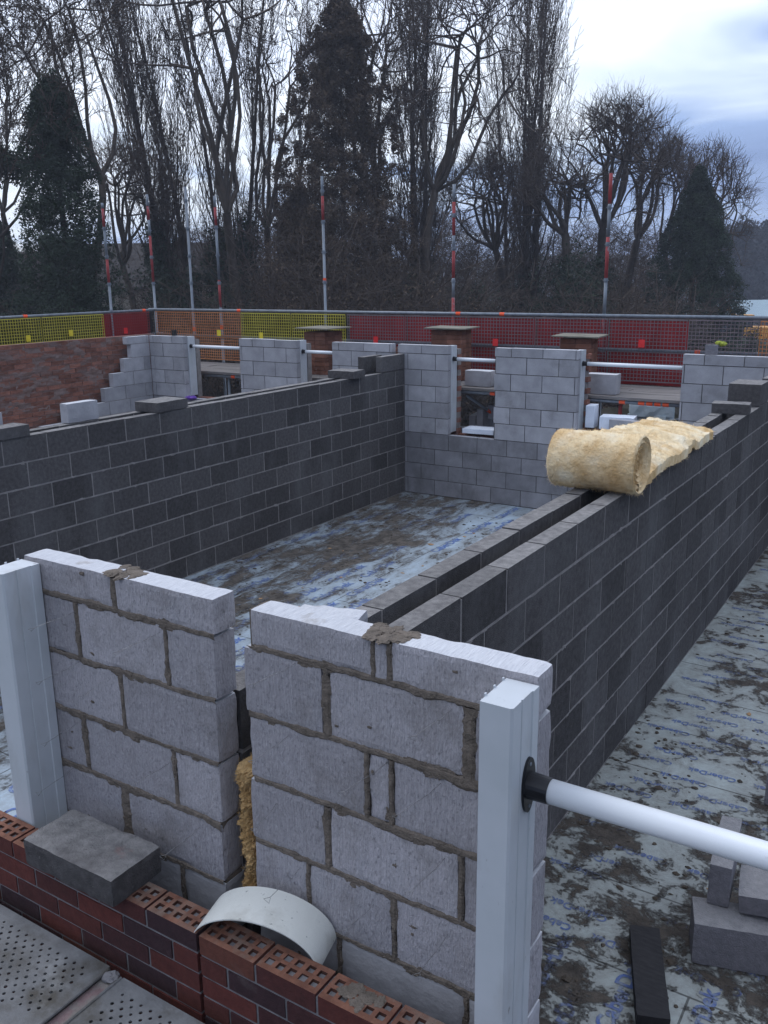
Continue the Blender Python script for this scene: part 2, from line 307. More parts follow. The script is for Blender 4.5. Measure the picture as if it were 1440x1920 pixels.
def rough_block(mb, a, b, rng, res=.024, r=.005, amp=.0016, mi=0, top=None, rot=None, piv=None, chip=0.0):
    a = Vector(a); b = Vector(b); c = (a + b) / 2; h = (b - a) / 2; sd = Vector((rng.random() * 50, rng.random() * 50, rng.random() * 50))
    n = [max(1, int(round((b[i] - a[i]) / res))) for i in range(3)]
    idx = {}; vs = []; fs = []; ms = []
    def vert(i, j, k):
        key = (i, j, k)
        if key in idx: return idx[key]
        q = Vector((a.x + (b.x - a.x) * i / n[0], a.y + (b.y - a.y) * j / n[1], a.z + (b.z - a.z) * k / n[2]))
        rr = min(r, min(h) * .9)
        if chip:
            rr = rr * (1 + chip * max(0, noise.noise((q + sd) * 14) * 2.2))
            rr = min(rr, min(h) * .8)
        cl = Vector([max(-h[t] + rr, min(h[t] - rr, q[t] - c[t])) for t in range(3)])
        d = (q - c) - cl
        if d.length > 1e-9: q = c + cl + d.normalized() * rr * min(1, d.length / rr * 1.0 if d.length < rr else 1)
        nv = noise.noise_vector((q + sd) * 28) * amp + noise.noise_vector((q + sd) * 6) * amp * .8
        q = q + nv
        if rot is not None:
            pv = Vector(piv) if piv else c
            q = rot @ (q - pv) + pv
        idx[key] = len(vs); vs.append(tuple(q)); return idx[key]
    def face(quad, m_): fs.append(quad); ms.append(m_)
    tp = mi if top is None else top
    for i in range(n[0]):
        for j in range(n[1]):
            face((vert(i, j, n[2]), vert(i + 1, j, n[2]), vert(i + 1, j + 1, n[2]), vert(i, j + 1, n[2])), tp)
            face((vert(i, j, 0), vert(i, j + 1, 0), vert(i + 1, j + 1, 0), vert(i + 1, j, 0)), mi)
    for i in range(n[0]):
        for k in range(n[2]):
            face((vert(i, 0, k), vert(i + 1, 0, k), vert(i + 1, 0, k + 1), vert(i, 0, k + 1)), mi)
            face((vert(i, n[1], k), vert(i, n[1], k + 1), vert(i + 1, n[1], k + 1), vert(i + 1, n[1], k)), mi)
    for j in range(n[1]):
        for k in range(n[2]):
            face((vert(0, j, k), vert(0, j, k + 1), vert(0, j + 1, k + 1), vert(0, j + 1, k)), mi)
            face((vert(n[0], j, k), vert(n[0], j + 1, k), vert(n[0], j + 1, k + 1), vert(n[0], j, k + 1)), mi)
    mb.add(vs, fs, ms)
def fuzz(mb, n, ln, w, seed, box=None):
    """loose fibres: slivers standing off the surface built so far"""
    rng = random.Random(seed); N0 = len(mb.v)
    for _ in range(n):
        p = Vector(mb.v[rng.randrange(N0)]) + Vector((rng.gauss(0, 1), rng.gauss(0, 1), rng.gauss(0, 1))) * .003
        d = Vector((rng.gauss(0, 1), rng.gauss(0, 1), rng.gauss(0, 1))).normalized() * ln * rng.uniform(.4, 1.3); o = d.orthogonal().normalized() * w
        k = d.cross(o).normalized() * ln * rng.uniform(-.3, .3)
        mb.add([p - o, p + o, p + d * .55 + k + o * .6, p + d * .55 + k - o * .6, p + d], [(0, 1, 2, 3), (3, 2, 4)])
def lump(mb, c, r, rng, n=2, amp=.35, mi=0, flat=1.):
    """irregular clod from a subdivided octahedron"""
    vs = [Vector(v) for v in ((1, 0, 0), (-1, 0, 0), (0, 1, 0), (0, -1, 0), (0, 0, 1), (0, 0, -1))]
    fs = [(0, 2, 4), (2, 1, 4), (1, 3, 4), (3, 0, 4), (2, 0, 5), (1, 2, 5), (3, 1, 5), (0, 3, 5)]
    for _ in range(n):
        mid = {}; nf = []
        def md(i, j):
            k = (min(i, j), max(i, j))
            if k not in mid: mid[k] = len(vs); vs.append(((vs[i] + vs[j]) / 2).normalized())
            return mid[k]
        for (i, j, k) in fs:
            p, q, s_ = md(i, j), md(j, k), md(k, i); nf += [(i, p, s_), (p, j, q), (s_, q, k), (p, q, s_)]
        fs = nf
    sd = Vector((rng.random() * 90, rng.random() * 90, 0)); o = []
    rx, ry, rz = r if isinstance(r, (tuple, list)) else (r, r, r * flat)
    for v in vs:
        f = 1 + amp * noise.noise(v * 1.9 + sd) + amp * .6 * noise.noise(v * 5 + sd)
        o.append((c[0] + v.x * rx * f, c[1] + v.y * ry * f, c[2] + v.z * rz * f))
    mb.add(o, fs, mi)

D = 9.224            # inner face of the far front wall
GZ = -2.7            # site ground below this first-floor deck
HT = 2.151           # top of the cut course
Z = [0, .225, .45, .675, .9, 1.125, 1.35, 1.575, 1.8, 2.025]

# ------------------------------------------------------------------ near piers (light aircrete)
def near_pier(rows, name_label, ties, x0, x1, dark_below, smear_seed, dabs):
    rng = random.Random(smear_seed)
    root = thing('block_pier', name_label, 'block wall', ((x0 + x1) / 2, .05, 0), 'light block window piers')
    mb = MB()
    for z0, z1, segs in rows:
        for (a, b) in segs:
            zz = z1 if z1 < 2.1 else z1 + rng.uniform(-.002, .003)
            dy = rng.uniform(-.003, .002)
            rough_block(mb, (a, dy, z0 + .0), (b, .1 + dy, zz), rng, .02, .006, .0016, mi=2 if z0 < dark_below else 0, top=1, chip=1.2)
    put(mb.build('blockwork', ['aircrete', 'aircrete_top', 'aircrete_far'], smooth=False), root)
    # mortar: recessed core, then squeezed-out joints with ragged edges
    mm = MB()
    zt = rows[0][1]
    mm.box((x0 + .02, .010, -.0), (x1 - .02, .090, zt - .006))
    def ribbon(p0, p1, w, vertical):
        L_ = (Vector(p1) - Vector(p0)).length; n = max(3, int(L_ / .009)); row = []; sd = rng.random() * 100
        for i in range(n + 1):
            t = i / n; p = Vector(p0).lerp(Vector(p1), t)
            k1 = w * (1 + .5 * noise.noise(Vector((t * L_ * 22, sd, 0))) + .5 * noise.noise(Vector((t * L_ * 70, sd, 3))))
            k2 = w * (1 + .6 * noise.noise(Vector((t * L_ * 18, sd, 9))) + .5 * noise.noise(Vector((t * L_ * 60, sd, 13))))
            big = max(0, noise.noise(Vector((t * L_ * 6, sd, 31))) - .28) * .05
            out_ = -.0035 + .004 * noise.noise(Vector((t * L_ * 40, sd, 21)))
            if vertical: row.append([(p.x - k1, .002, p.z), (p.x - k1 * .5, out_, p.z), (p.x + k2 * .5, out_, p.z), (p.x + k2, .002, p.z)])
            else: row.append([(p.x, .002, p.z - k1 - big), (p.x, out_ - big * .1, p.z - k1 * .5 - big * .6), (p.x, out_, p.z + k2 * .5), (p.x, .002, p.z + k2)])
        vs = [q for r_ in row for q in r_]; fs = []
        for i in range(n):
            for j in range(3): fs.append((i * 4 + j, (i + 1) * 4 + j, (i + 1) * 4 + j + 1, i * 4 + j + 1))
        mm.add(vs, fs)
    for z0, z1, segs in rows:
        if z0 > .5: ribbon((segs[0][0] + .012, 0, z0 - .005), (segs[-1][1] - .006, 0, z0 - .005), .011, False)
        for (a, b), (c, d_) in zip(segs[:-1], segs[1:]):
            if z1 > .7: ribbon(((b + c) / 2, 0, z0), ((b + c) / 2, 0, z1 - .004), max(.009, (c - b) * .6), True)
    for z0, z1, segs in rows:      # squeezed-out smears trowelled over the block faces
        if z0 < .8: continue
        for _ in range(7):
            x = rng.uniform(x0 + .04, x1 - .1); lump(mm, (x, .0005, z0 - .006 + rng.uniform(-.012, .006)), (rng.uniform(.012, .05), .0035, rng.uniform(.006, .016)), rng, 3, .7)
        for (a, b) in segs[:-1]:
            lump(mm, (b + .006, .0005, rng.uniform(z0 + .03, z1 - .03)), (rng.uniform(.008, .016), .0035, rng.uniform(.02, .06)), rng, 3, .7)
        for _ in range(2): lump(mm, (rng.uniform(x0 + .05, x1 - .1), -.0005, rng.uniform(z0, z1)), (rng.uniform(.004, .012), .0018, rng.uniform(.003, .008)), rng, 2, .8)
    put(mm.build('mortar', 'mortar'), root)
    for (dx, dz) in dabs:
        d = MB(); 
        for _ in range(7): lump(d, (dx + rng.uniform(-.04, .04), .05 + rng.uniform(-.045, .04), dz + .001), (rng.uniform(.014, .034), rng.uniform(.014, .034), .005), rng, 3, .5)
        put(d.build('mortar_dab', 'mortar'), root)
    for (tx, tz, ln, kx) in ties:
        w = MB(); q = .0009
        tip = Vector((tx - kx, -ln, tz - .012 - rng.uniform(0, .012))); a = Vector((tx, .004, tz))
        w.tube([a, a.lerp(tip, .35) + Vector((.003, 0, -.002)), a.lerp(tip, .7), tip], q, 5)
        s1 = tip + Vector((-.016, -.012, -.004)); s2 = tip + Vector((.014, -.022, -.001)); w.tube([tip, s1, s2, tip + Vector((.003, -.002, 0))], q, 5)
        put(w.build('wall_tie', 'wire'), root)
    return root

def course(x0, x1, j, L=.44, g=.01):
    """blocks between x0 and x1 with a joint centred at j (mod .45)"""
    out_ = []; k = math.floor((x0 - j) / .45)
    while True:
        a = j + .45 * k + g / 2; b = a + L; k += 1
        if a >= x1: break
        a = max(a, x0); b = min(b, x1)
        if b - a > .02: out_.append((a, b))
    return out_
R_rows = [
    (2.035, HT, [(.03, .465), (.475, .517), (.528, .957)]),
    (1.81, 2.025, [(-.004, .292), (.318, .752), (.785, .957)]),
    (1.585, 1.80, [(.003, .434), (.448, .517), (.532, .957)]),
    (1.36, 1.575, [(-.004, .285), (.308, .742), (.757, .957)]),
    (1.135, 1.35, [(-.006, .209), (.222, .523), (.537, .957)]),
    (.91, 1.125, [(0, .32), (.333, .765), (.778, .957)]),
    (.685, .90, [(0, .43), (.442, .957)]), (.46, .675, [(0, .22), (.23, .66), (.67, .957)]), (.235, .45, [(0, .43), (.44, .957)]), (.01, .225, [(0, .22), (.23, .66), (.67, .957)])]
near_pier(R_rows, 'short light grey block pier beside the black-socketed white pole, wire ties sticking out', [(.716, 2.003, .15, .022), (.682, 1.771, .16, .03), (.70, 1.548, .15, .02), (.71, 1.304, .16, .0),
    (.199, 2.015, .15, .03), (.168, 1.778, .15, .012), (.511, 1.783, .16, .035), (.178, 1.309, .13, .01), (.10, 1.52, .12, -.02), (.23, 1.125, .12, .0), (.461, 1.30, .12, .02)],
    0, .957, .95, 3, [(.46, HT), (.53, HT)])
L_rows = [
    (2.035, HT, [(-1.035, -.578), (-.556, -.114)]),
    (1.81, 2.025, [(-1.035, -.785), (-.765, -.345), (-.33, -.124)]),
    (1.585, 1.80, [(-1.035, -.580), (-.562, -.130)]),
    (1.36, 1.575, [(-1.035, -.80), (-.784, -.348), (-.335, -.137)]),
    (1.135, 1.35, [(-1.04, -.625), (-.585, -.142)]),
    (.91, 1.125, [(-1.04, -.80), (-.79, -.35), (-.338, -.142)]),
    (.685, .90, [(-1.04, -.6), (-.59, -.15)]), (.46, .675, [(-1.04, -.8), (-.79, -.36), (-.35, -.15)]), (.235, .45, [(-1.04, -.6), (-.59, -.15)]), (.01, .225, [(-1.04, -.8), (-.79, -.36), (-.35, -.15)])]
near_pier(L_rows, 'light grey block pier left of the wool-stuffed gap, next to a broad white upright', [(-.774, 1.986, .15, .03), (-.779, 1.795, .15, .02), (-.808, 1.557, .15, 0.), (-.876, 1.345, .15, 0.), (-.675, 1.742, .08, 0.),
    (-.36, 1.995, .15, .03), (-.345, 1.534, .15, .02), (-.242, 1.314, .15, .01)], -1.04, -.125, .95, 5, [(-.565, HT), (-.52, HT)])

# ------------------------------------------------------------------ white uPVC closers on the near piers
def former(x0, x1, y0, y1, z0, z1, label, face=1, detail=True, up=True):
    root = thing('cavity_closer', label, 'cavity closer', ((x0 + x1) / 2, (y0 + y1) / 2, z0), 'white upright cavity closers')
    mb = MB()
    # plastic extrusion: stepped plan, outline extruded; two fine beads on the reveal face
    w = x1 - x0
    pr = [(x0, y1), (x0, y0), (x1 - .006, y0), (x1, y0 + .006), (x1, y0 + .05), (x1 - .003, y0 + .052), (x1 - .003, y0 + .056), (x1, y0 + .058), (x1, y1 - .036), (x1 + .004, y1 - .034), (x1 + .004, y1)]
    if face < 0: pr = [(x0 + x1 - x, y) for x, y in pr][::-1]
    n = len(pr)
    mb.add([(x, y, z0) for x, y in pr] + [(x, y, z1) for x, y in pr], [(i, (i + 1) % n, n + (i + 1) % n, n + i) for i in range(n)] + [tuple(range(n - 1, -1, -1)), tuple(range(n, 2 * n))])
    put(mb.build('profile', 'upvc'), root)
    if detail:
        c = MB()
        for i in range(3): c.box((x0 - .004 if face > 0 else x1 - .0, y0 + .03 + .05 * i, z1 - .004), (x0 + .0 if face > 0 else x1 + .004, y0 + .038 + .05 * i, z1 + .006))
        c.box((x0 - .002, y0 + .01, z0), (x0, y0 + .014, z1)) if face > 0 else None
        put(c.build('retaining_fins', 'upvc'), root)
    return root
former(.872, .957, -.152, -.004, -.2, 2.132, 'white plastic upright carrying the black pole socket at the image front', 1)
former(-1.04, -.945, -.152, -.004, 1.0, 2.135, 'white plastic upright on the left edge beside the light block pier', 1)

def spreader(x0, x1, y, z0, z1, r, label, flange=(.075, .036)):
    root = thing('spreader_pole', label, 'pole', (x0, y, z0), 'white poles across the window openings')
    t = MB(); t.tube([(x0 + .045, y, z0), (x1, y, z1)], r, 24); put(t.build('tube', 'upvc_pole', smooth=True), root)
    f = MB(); n = 28
    ov = [(flange[0] * math.cos(2 * math.pi * i / n), flange[1] * math.sin(2 * math.pi * i / n)) for i in range(n)]
    f.add([(x0, y + b, z0 + a) for a, b in ov] + [(x0 + .007, y + b, z0 + a) for a, b in ov],
          [(i, (i + 1) % n, n + (i + 1) % n, n + i) for i in range(n)] + [tuple(range(n, 2 * n))])
    f.tube([(x0 + .007, y, z0), (x0 + .062, y, z0)], [r * 1.12, r * 1.06], 24)
    fo = put(f.build('socket', 'black'), root)
    if flange[0] > .05:
        for s_ in (-1, 1):
            c = MB(); c.tube([(x0 + .0065, y, z0 + s_ * .058), (x0 + .009, y, z0 + s_ * .058)], .005, 10); put(c.build('screw', 'steel'), root)
    return root
spreader(.957, 2.9, -.052, 1.885, 1.90, .0305, 'thick white pole crossing the nearest window opening from a black socket')

# ------------------------------------------------------------------ brick outer skin, near
def holed_brick(mb, x0, x1, y0, y1, z0, z1, rng):
    nx = 5 if x1 - x0 > .15 else max(1, int((x1 - x0) / .045)); 
    cx = []; pitch = (x1 - x0 - .012) / nx
    xs = [x0]
    for i in range(nx):
        c = x0 + .006 + pitch * (i + .5) + rng.uniform(-.001, .001); xs += [c - .0125, c + .0125]
    xs.append(x1)
    W = y1 - y0; ys = [y0, y0 + W * .2, y0 + W * .44, y0 + W * .58, y0 + W * .82, y1]
    vs = []; fs = []; ms = []
    def P(i, j, z): vs.append((xs[i], ys[j], z)); return len(vs) - 1
    for i in range(len(xs) - 1):
        for j in range(5):
            if i % 2 == 1 and j % 2 == 1:
                fill = rng.random() < .12; zb = z1 - (.006 if fill else .05)
                a = [P(i, j, z1), P(i + 1, j, z1), P(i + 1, j + 1, z1), P(i, j + 1, z1)]; b = [P(i, j, zb), P(i + 1, j, zb), P(i + 1, j + 1, zb), P(i, j + 1, zb)]
                for k in range(4): fs.append((a[(k + 1) % 4], a[k], b[k], b[(k + 1) % 4])); ms.append(4)
                fs.append(tuple(b)); ms.append(2 if fill else 3)
            else:
                fs.append((P(i, j, z1), P(i + 1, j, z1), P(i + 1, j + 1, z1), P(i, j + 1, z1))); ms.append(1)
    b = len(vs); vs += [(x0, y0, z0), (x1, y0, z0), (x1, y1, z0), (x0, y1, z0), (x0, y0, z1), (x1, y0, z1), (x1, y1, z1), (x0, y1, z1)]
    for q in ((0, 1, 5, 4), (1, 2, 6, 5), (2, 3, 7, 6), (3, 0, 4, 7)): fs.append(tuple(b + t for t in q)); ms.append(0)
    mb.add(vs, fs, ms)
M['hole_shade'] = mat('shaded_hole_bottom', [(.01, .006, .005), (.02, .01, .008)], 10, 2, 1., bump=0)  # near-black colour stands in for the shade deep in the holes
M['hole_shade_side'] = mat('shaded_perforation_side', [(.06, .024, .016), (.11, .045, .03)], 10, 2, 1., bump=0)  # clay painted darker, putting shade on the hole sides
def near_bricks(x0, x1, label, j0, seed):
    rng = random.Random(seed); root = thing('brick_wall', label, 'brick wall', ((x0 + x1) / 2, -.21, 0), 'near brick outer skin')
    mb = MB(); YF, YB = -.262, -.160
    for c in range(22):
        zt = 1.166 - .075 * c; zb = zt - .065; j = j0 + (.1125 if c % 2 else 0)
        k = math.floor((x0 - j) / .225)
        while j + .225 * k < x1:
            a = max(j + .225 * k + .005, x0); b = min(j + .225 * k + .22, x1); k += 1
            if b - a < .02: continue
            o = rng.uniform(-.0015, .0015)
            if c == 0: holed_brick(mb, a, b, YF + o, YB, zb, zt + rng.uniform(-.001, .001), rng)
            else: mb.box((a, YF + o, zb), (b, YB, zt))
    put(mb.build('brickwork', ['brick', 'brick_top', 'mortar_pale', 'hole_shade', 'hole_shade_side']), root)
    mo = MB(); mo.box((x0 + .001, YF + .004, -.5), (x1 - .001, YB - .004, 1.166 - .012))
    put(mo.build('mortar', 'mortar_pale'), root)
    return root
near_bricks(-2.6, -.024, 'dark red brick wall topped with perforated bricks, carrying the loose dark block', -.243, 11)
near_bricks(-.010, 3.2, 'dark red brick wall topped with perforated bricks, under the white plastic arch', -.015, 12)
# splashes of mortar on top of the right brick stretch
rng = random.Random(5); mb = MB()
for _ in range(9): lump(mb, (rng.uniform(.50, .60), rng.uniform(-.24, -.18), 1.1665), (rng.uniform(.010, .028), rng.uniform(.008, .022), .0022), rng, 3, .5)
tag(mb.build('mortar_splash', 'mortar'), 'smear of set mortar on the perforated brick top right of the arch', 'mortar')

rng = random.Random(21); mb = MB()
rough_block(mb, (-.765, -.318, 1.168), (-.328, -.103, 1.268), rng, .02, .006, .002, mi=0, top=1, rot=Matrix.Rotation(.01, 3, 'Z'), chip=1.6)
tag(mb.build('concrete_block', ['dense', 'dense_top']), 'loose dark concrete block lying flat on the near brick wall', 'block', 'loose concrete blocks')

# white arch (a cut strip of pipe) standing on the bricks
def arch():
    root = thing('plastic_arch', 'dirty white curved plastic strip arching over the perforated bricks', 'plastic strip', (.2, -.2, 1.166))
    mb = MB(); n = 40; W = .155; cols = 6
    A = Vector((-.030, -.262, 1.168)); yaw = math.radians(15)
    dx = Vector((math.cos(yaw), math.sin(yaw), 0)); dy = Vector((-math.sin(yaw), math.cos(yaw), 0))
    R_ = .245; half = math.radians(68); ch = 2 * R_ * math.sin(half)
    prof = []
    for i in range(n + 1):
        a = -half + (2 * half + .35) * i / n
        prof.append((R_ * math.sin(a) + R_ * math.sin(half), .53 * R_ * (math.cos(a) - math.cos(half))))
    rows = []
    for th in (0, .004):
        for (s_, h) in prof:
            for c in range(cols + 1):
                t = c / cols; q = A + dx * (s_ * .86) + dy * (W * t) + Vector((0, 0, max(h - .0, -.5) * (1 + .03 * t) + th))
                rows.append(tuple(q))
    N_ = (n + 1) * (cols + 1); fs = []
    for L_ in (0, 1):
        for i in range(n):
            for c in range(cols):
                q = (L_ * N_ + i * (cols + 1) + c, L_ * N_ + i * (cols + 1) + c + 1, L_ * N_ + (i + 1) * (cols + 1) + c + 1, L_ * N_ + (i + 1) * (cols + 1) + c)
                fs.append(q if L_ else q[::-1])
    for i in range(n):
        for c in (0, cols):
            a, b = i * (cols + 1) + c, (i + 1) * (cols + 1) + c; fs.append((a, b, b + N_, a + N_) if c == 0 else (b, a, a + N_, b + N_))
    for c in range(cols):
        for i in (0, n):
            a, b = i * (cols + 1) + c, i * (cols + 1) + c + 1; fs.append((a, b, b + N_, a + N_))
    mb.add(rows, fs); put(mb.build('strip', 'arch', smooth=False), root)
    return root
arch()

# wool in the gap between the two piers
mb = MB(); NZ, NA = 220, 64; vs = []
for i in range(NZ + 1):
    z = 1.10 + .49 * i / NZ; tp_ = min(1, (NZ - i) / 9) ** .6
    for j in range(NA):
        a = 2 * math.pi * j / NA; q = Vector((math.cos(a) * .6, math.sin(a) * .6, z * 7))
        k = tp_ * (1 + .40 * noise.noise(q * 1.3) + .30 * noise.noise(q * 4) + .26 * noise.noise(q * 11) + .2 * noise.noise(q * 27))
        vs.append((-.050 + .044 * k * math.cos(a) + .012 * noise.noise(Vector((0, 0, z * 5))), .080 + .058 * k * math.sin(a), z))
mb.add(vs, [(i * NA + j, i * NA + (j + 1) % NA, (i + 1) * NA + (j + 1) % NA, (i + 1) * NA + j) for i in range(NZ) for j in range(NA)] + [tuple(range(NZ * NA, NZ * NA + NA))])
fuzz(mb, 5200, .014, .0007, 4)
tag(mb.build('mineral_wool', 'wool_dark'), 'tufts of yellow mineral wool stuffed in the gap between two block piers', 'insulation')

# ------------------------------------------------------------------ party walls
def wall_y(name, label, X0, X1, y0, y1, ztop, j, seed, extra=(), group='dark block party walls', mats=('dense', 'dense_top'), mort='mortar_grey', zmin=0, skip=None):
    rng = random.Random(seed); root = thing(name, label, 'block wall', ((X0 + X1) / 2, (y0 + y1) / 2, 0), group)
    mb = MB(); n = int(round((ztop - zmin) / .225))
    for c in range(n):
        z0 = zmin + .225 * c + .01; z1 = zmin + .225 * (c + 1)
        ya = y0 if skip is None else max(y0, skip(z0))
        for (a, b) in course(ya, y1, j + (.225 if (n - c) % 2 else 0)):
            o = rng.uniform(-.001, .0025); t = rng.uniform(-.003, .003) if c == n - 1 else 0
            mb.box((X0 - o, a + rng.uniform(.0, .004), z0 + rng.uniform(.0, .004)), (X1 + o, b - rng.uniform(0, .003), z1 + t - (.002 if c < n - 1 else 0)), 0, 1)
    for (a, b, z0, z1) in extra: mb.box((X0, a, z0), (X1, b, z1), 0, 1)
    put(mb.build('blockwork', list(mats)), root)
    mo = MB()
    if skip is None: mo.box((X0 + .0012, y0 + .005, zmin), (X1 - .0012, y1 - .003, ztop - .008))
    else:
        for c in range(n):
            z0 = zmin + .225 * c; mo.box((X0 + .0035, max(y0, skip(z0 + .01)) + .006, z0 + .001), (X1 - .0035, y1 - .003, z0 + .2245 - (.006 if c == n - 1 else 0)))
    if skip is None:
        for _ in range(int(44 * (y1 - y0))):
            xf = X1 if rng.random() < .8 else X0; c = rng.randrange(n); y = rng.uniform(y0 + .05, y1 - .05)
            lump(mo, (xf, y, zmin + .225 * c + .004 + rng.uniform(-.006, .006)), (.003, rng.uniform(.012, .06), rng.uniform(.005, .011)), rng, 2, .8)
    put(mo.build('mortar', mort), root)
    return root
# left pair (cavity between), right pair
wall_y('party_wall', 'long dark block wall leaf facing the room, left of the film-covered floor', -5.1, -5.0, .102, D - .004, 1.8, 3.342, 1, [(8.62, D - .004, 1.81, 2.02)])
wall_y('party_wall', 'rear leaf of the left dark party wall, seen as a thin strip behind it', -5.315, -5.215, .102, D - .004, 1.8, 3.20, 2, [(8.5, 8.95, 1.81, 2.02)])
wall_y('party_wall', 'dark block leaf carrying the wool roll, its long face rising from the right floor', -.010, .0909, .102, D - .004, 1.8, 1.029, 3, [(8.2, 9.2, 1.81, 2.02)])
wall_y('party_wall', 'dark block leaf behind the narrow cavity, edging the left-hand floor', -.226, -.126, .102, D - .004, 1.8, 1.20, 4, [])
# blocks laid on the walls
def loose(a, b, label, rz=0., mats=('dense', 'dense_top'), rx=0., ry=0., group='loose concrete blocks', seed=0, res=.05, chip=1.):
    mb = MB(); rng = random.Random(seed + 77); R_ = Matrix.Rotation(rz, 3, 'Z') @ Matrix.Rotation(rx, 3, 'X') @ Matrix.Rotation(ry, 3, 'Y')
    rough_block(mb, a, b, rng, res, .005, .0018, 0, 1, rot=R_, chip=chip)
    return tag(mb.build('concrete_block', list(mats)), label, 'block', group)
loose((-5.30, 4.42, 1.803), (-4.985, 4.86, 1.903), 'dark block laid flat across the left wall cavity, near the light stepped blocks', .05, seed=1)
loose((-5.33, 7.80, 1.803), (-4.93, 8.10, 1.903), 'dark block laid flat on the left wall near its raised far end', .06, seed=2)
loose((-5.20, 2.50, 1.803), (-4.985, 2.945, 1.903), 'dark block end on the left wall at the left edge', 0., seed=3)
loose((-5.33, 3.54, 1.803), (-5.225, 3.90, 1.985), 'white-grey block standing alone on the left wall', 0, ('aircrete_far', 'aircrete_top'), group='loose light blocks', seed=4)
loose((-5.33, 2.42, 1.803), (-5.225, 2.86, 2.0), 'pale block end cut by the left image edge behind a dark block', 0, ('aircrete_far', 'aircrete_top'), group='loose light blocks', seed=5)
loose((-.24, 6.98, 1.803), (.10, 7.19, 1.90), 'dark block bridging the cavity near the far end of the right wall', .12, seed=6)
loose((-.22, 7.6, 1.803), (.09, 8.05, 2.02), 'dark block standing on the right wall near the far pier', .0, seed=7)
rng = random.Random(31); mb = MB()
rough_block(mb, (-.33, .62, 1.803), (-.06, .78, 1.86), rng, .03, .01, .006, 0, 1, rot=Matrix.Rotation(.25, 3, 'Z'), chip=3)
tag(mb.build('broken_block', ['aircrete_far', 'aircrete_top']), 'broken pale block offcut on the wall head just behind the near pier', 'block', 'loose light blocks')

# ------------------------------------------------------------------ floors
def floor(x0, x1, y0, y1, m_):
    mb = MB(); mb.box((x0, y0, -.18), (x1, y1, 0)); o = mb.build('floor', m_); o['kind'] = 'structure'; return o
fL = floor(-5.0, -.226, .1, D, 'floorL'); fR = floor(.0909, 9.0, .1, D, 'floorR'); fH = floor(-10.13, -5.315, .1, D, 'floorL')
# repeated printed lettering
def text_mesh(word, size):
    cu = bpy.data.curves.new('t', 'FONT'); cu.body = word; cu.size = size; cu.align_x = 'CENTER'; cu.offset = .0035 if size > .1 else .0016; cu.resolution_u = 3
    o = bpy.data.objects.new('t', cu); scene.collection.objects.link(o)
    dg = bpy.context.evaluated_depsgraph_get(); me = bpy.data.meshes.new_from_object(o.evaluated_get(dg))
    vs = np.array([v.co[:] for v in me.vertices]); fs = [tuple(p.vertices) for p in me.polygons]
    bpy.data.objects.remove(o); bpy.data.meshes.remove(me); return vs, fs
def lettering(parent, m_, items, size):
    V, F = text_mesh('CaberDek', size); mb = MB()
    for (x, y, a) in items:
        c, s_ = math.cos(a), math.sin(a)
        mb.add([(x + c * p[0] - s_ * p[1], y + s_ * p[0] + c * p[1], .003) for p in V], F)
    return put(mb.build('printed_lettering', m_), parent)
rng = random.Random(2); it = []
for i, x in enumerate(np.arange(-4.8, -.3, .21)):
    for y in np.arange(.5 + (i % 3) * .3, 9.0, .86):
        if rng.random() < .7: it.append((x + rng.uniform(-.004, .004), y, math.pi / 2))
lettering(fL, 'textL', it, .15)
it = []; rng = random.Random(3)
for i, y in enumerate(np.arange(1.75, 9., .15)):
    for x in np.arange(.32 + (i % 3) * .13, 3.6, .40):
        if rng.random() < .75: it.append((x, y, math.pi))
lettering(fR, 'textR', it, .07)
it = []
for i, x in enumerate(np.arange(.5, 2.2, .17)):
    for y in np.arange(.45 + (i % 2) * .2, 1.65, .5): it.append((x, y, math.pi / 2))
lettering(fR, 'textR', it, .11)
# mud clods and scraps
def clods(n, x0, x1, y0, y1, seed, label, m_='mud', smin=.006, smax=.022, flat=.45):
    rng = random.Random(seed); mb = MB(); k = 0
    while k < n:
        x, y = rng.uniform(x0, x1), rng.uniform(y0, y1)
        if noise.noise(Vector((x * 1.3, y * 1.3, seed))) + rng.uniform(-.2, .5) < .12: continue
        s_ = rng.uniform(smin, smax) * rng.uniform(.5, 1); lump(mb, (x, y, s_ * .2), (s_ * rng.uniform(.7, 1.6), s_, s_ * flat), rng, 1, .6); k += 1
    o = mb.build('mud_clods' if m_ == 'mud' else 'leaf_scraps', m_); return tag(o, label, 'mud' if m_ == 'mud' else 'debris', kind='stuff')
clods(650, .12, 3.0, 1.0, 7.0, 4, 'clods of mud trodden over the right-hand film floor')
clods(900, -4.95, -.3, .3, 9.0, 6, 'crumbs of mud scattered over the left-hand film floor')
M['scrap'] = mat('tan_scrap', [(.30, .17, .08), (.45, .30, .17)], 30, 4, .9, bump=.3)
clods(46, -4.6, -.4, .8, 8.6, 9, 'tan scraps of leaf and chip on the left-hand floor', 'scrap', .012, .035, .3)
clods(16, .5, 2.4, 1.2, 5.5, 10, 'tan and orange scraps on the right-hand floor', 'scrap', .012, .03, .3)

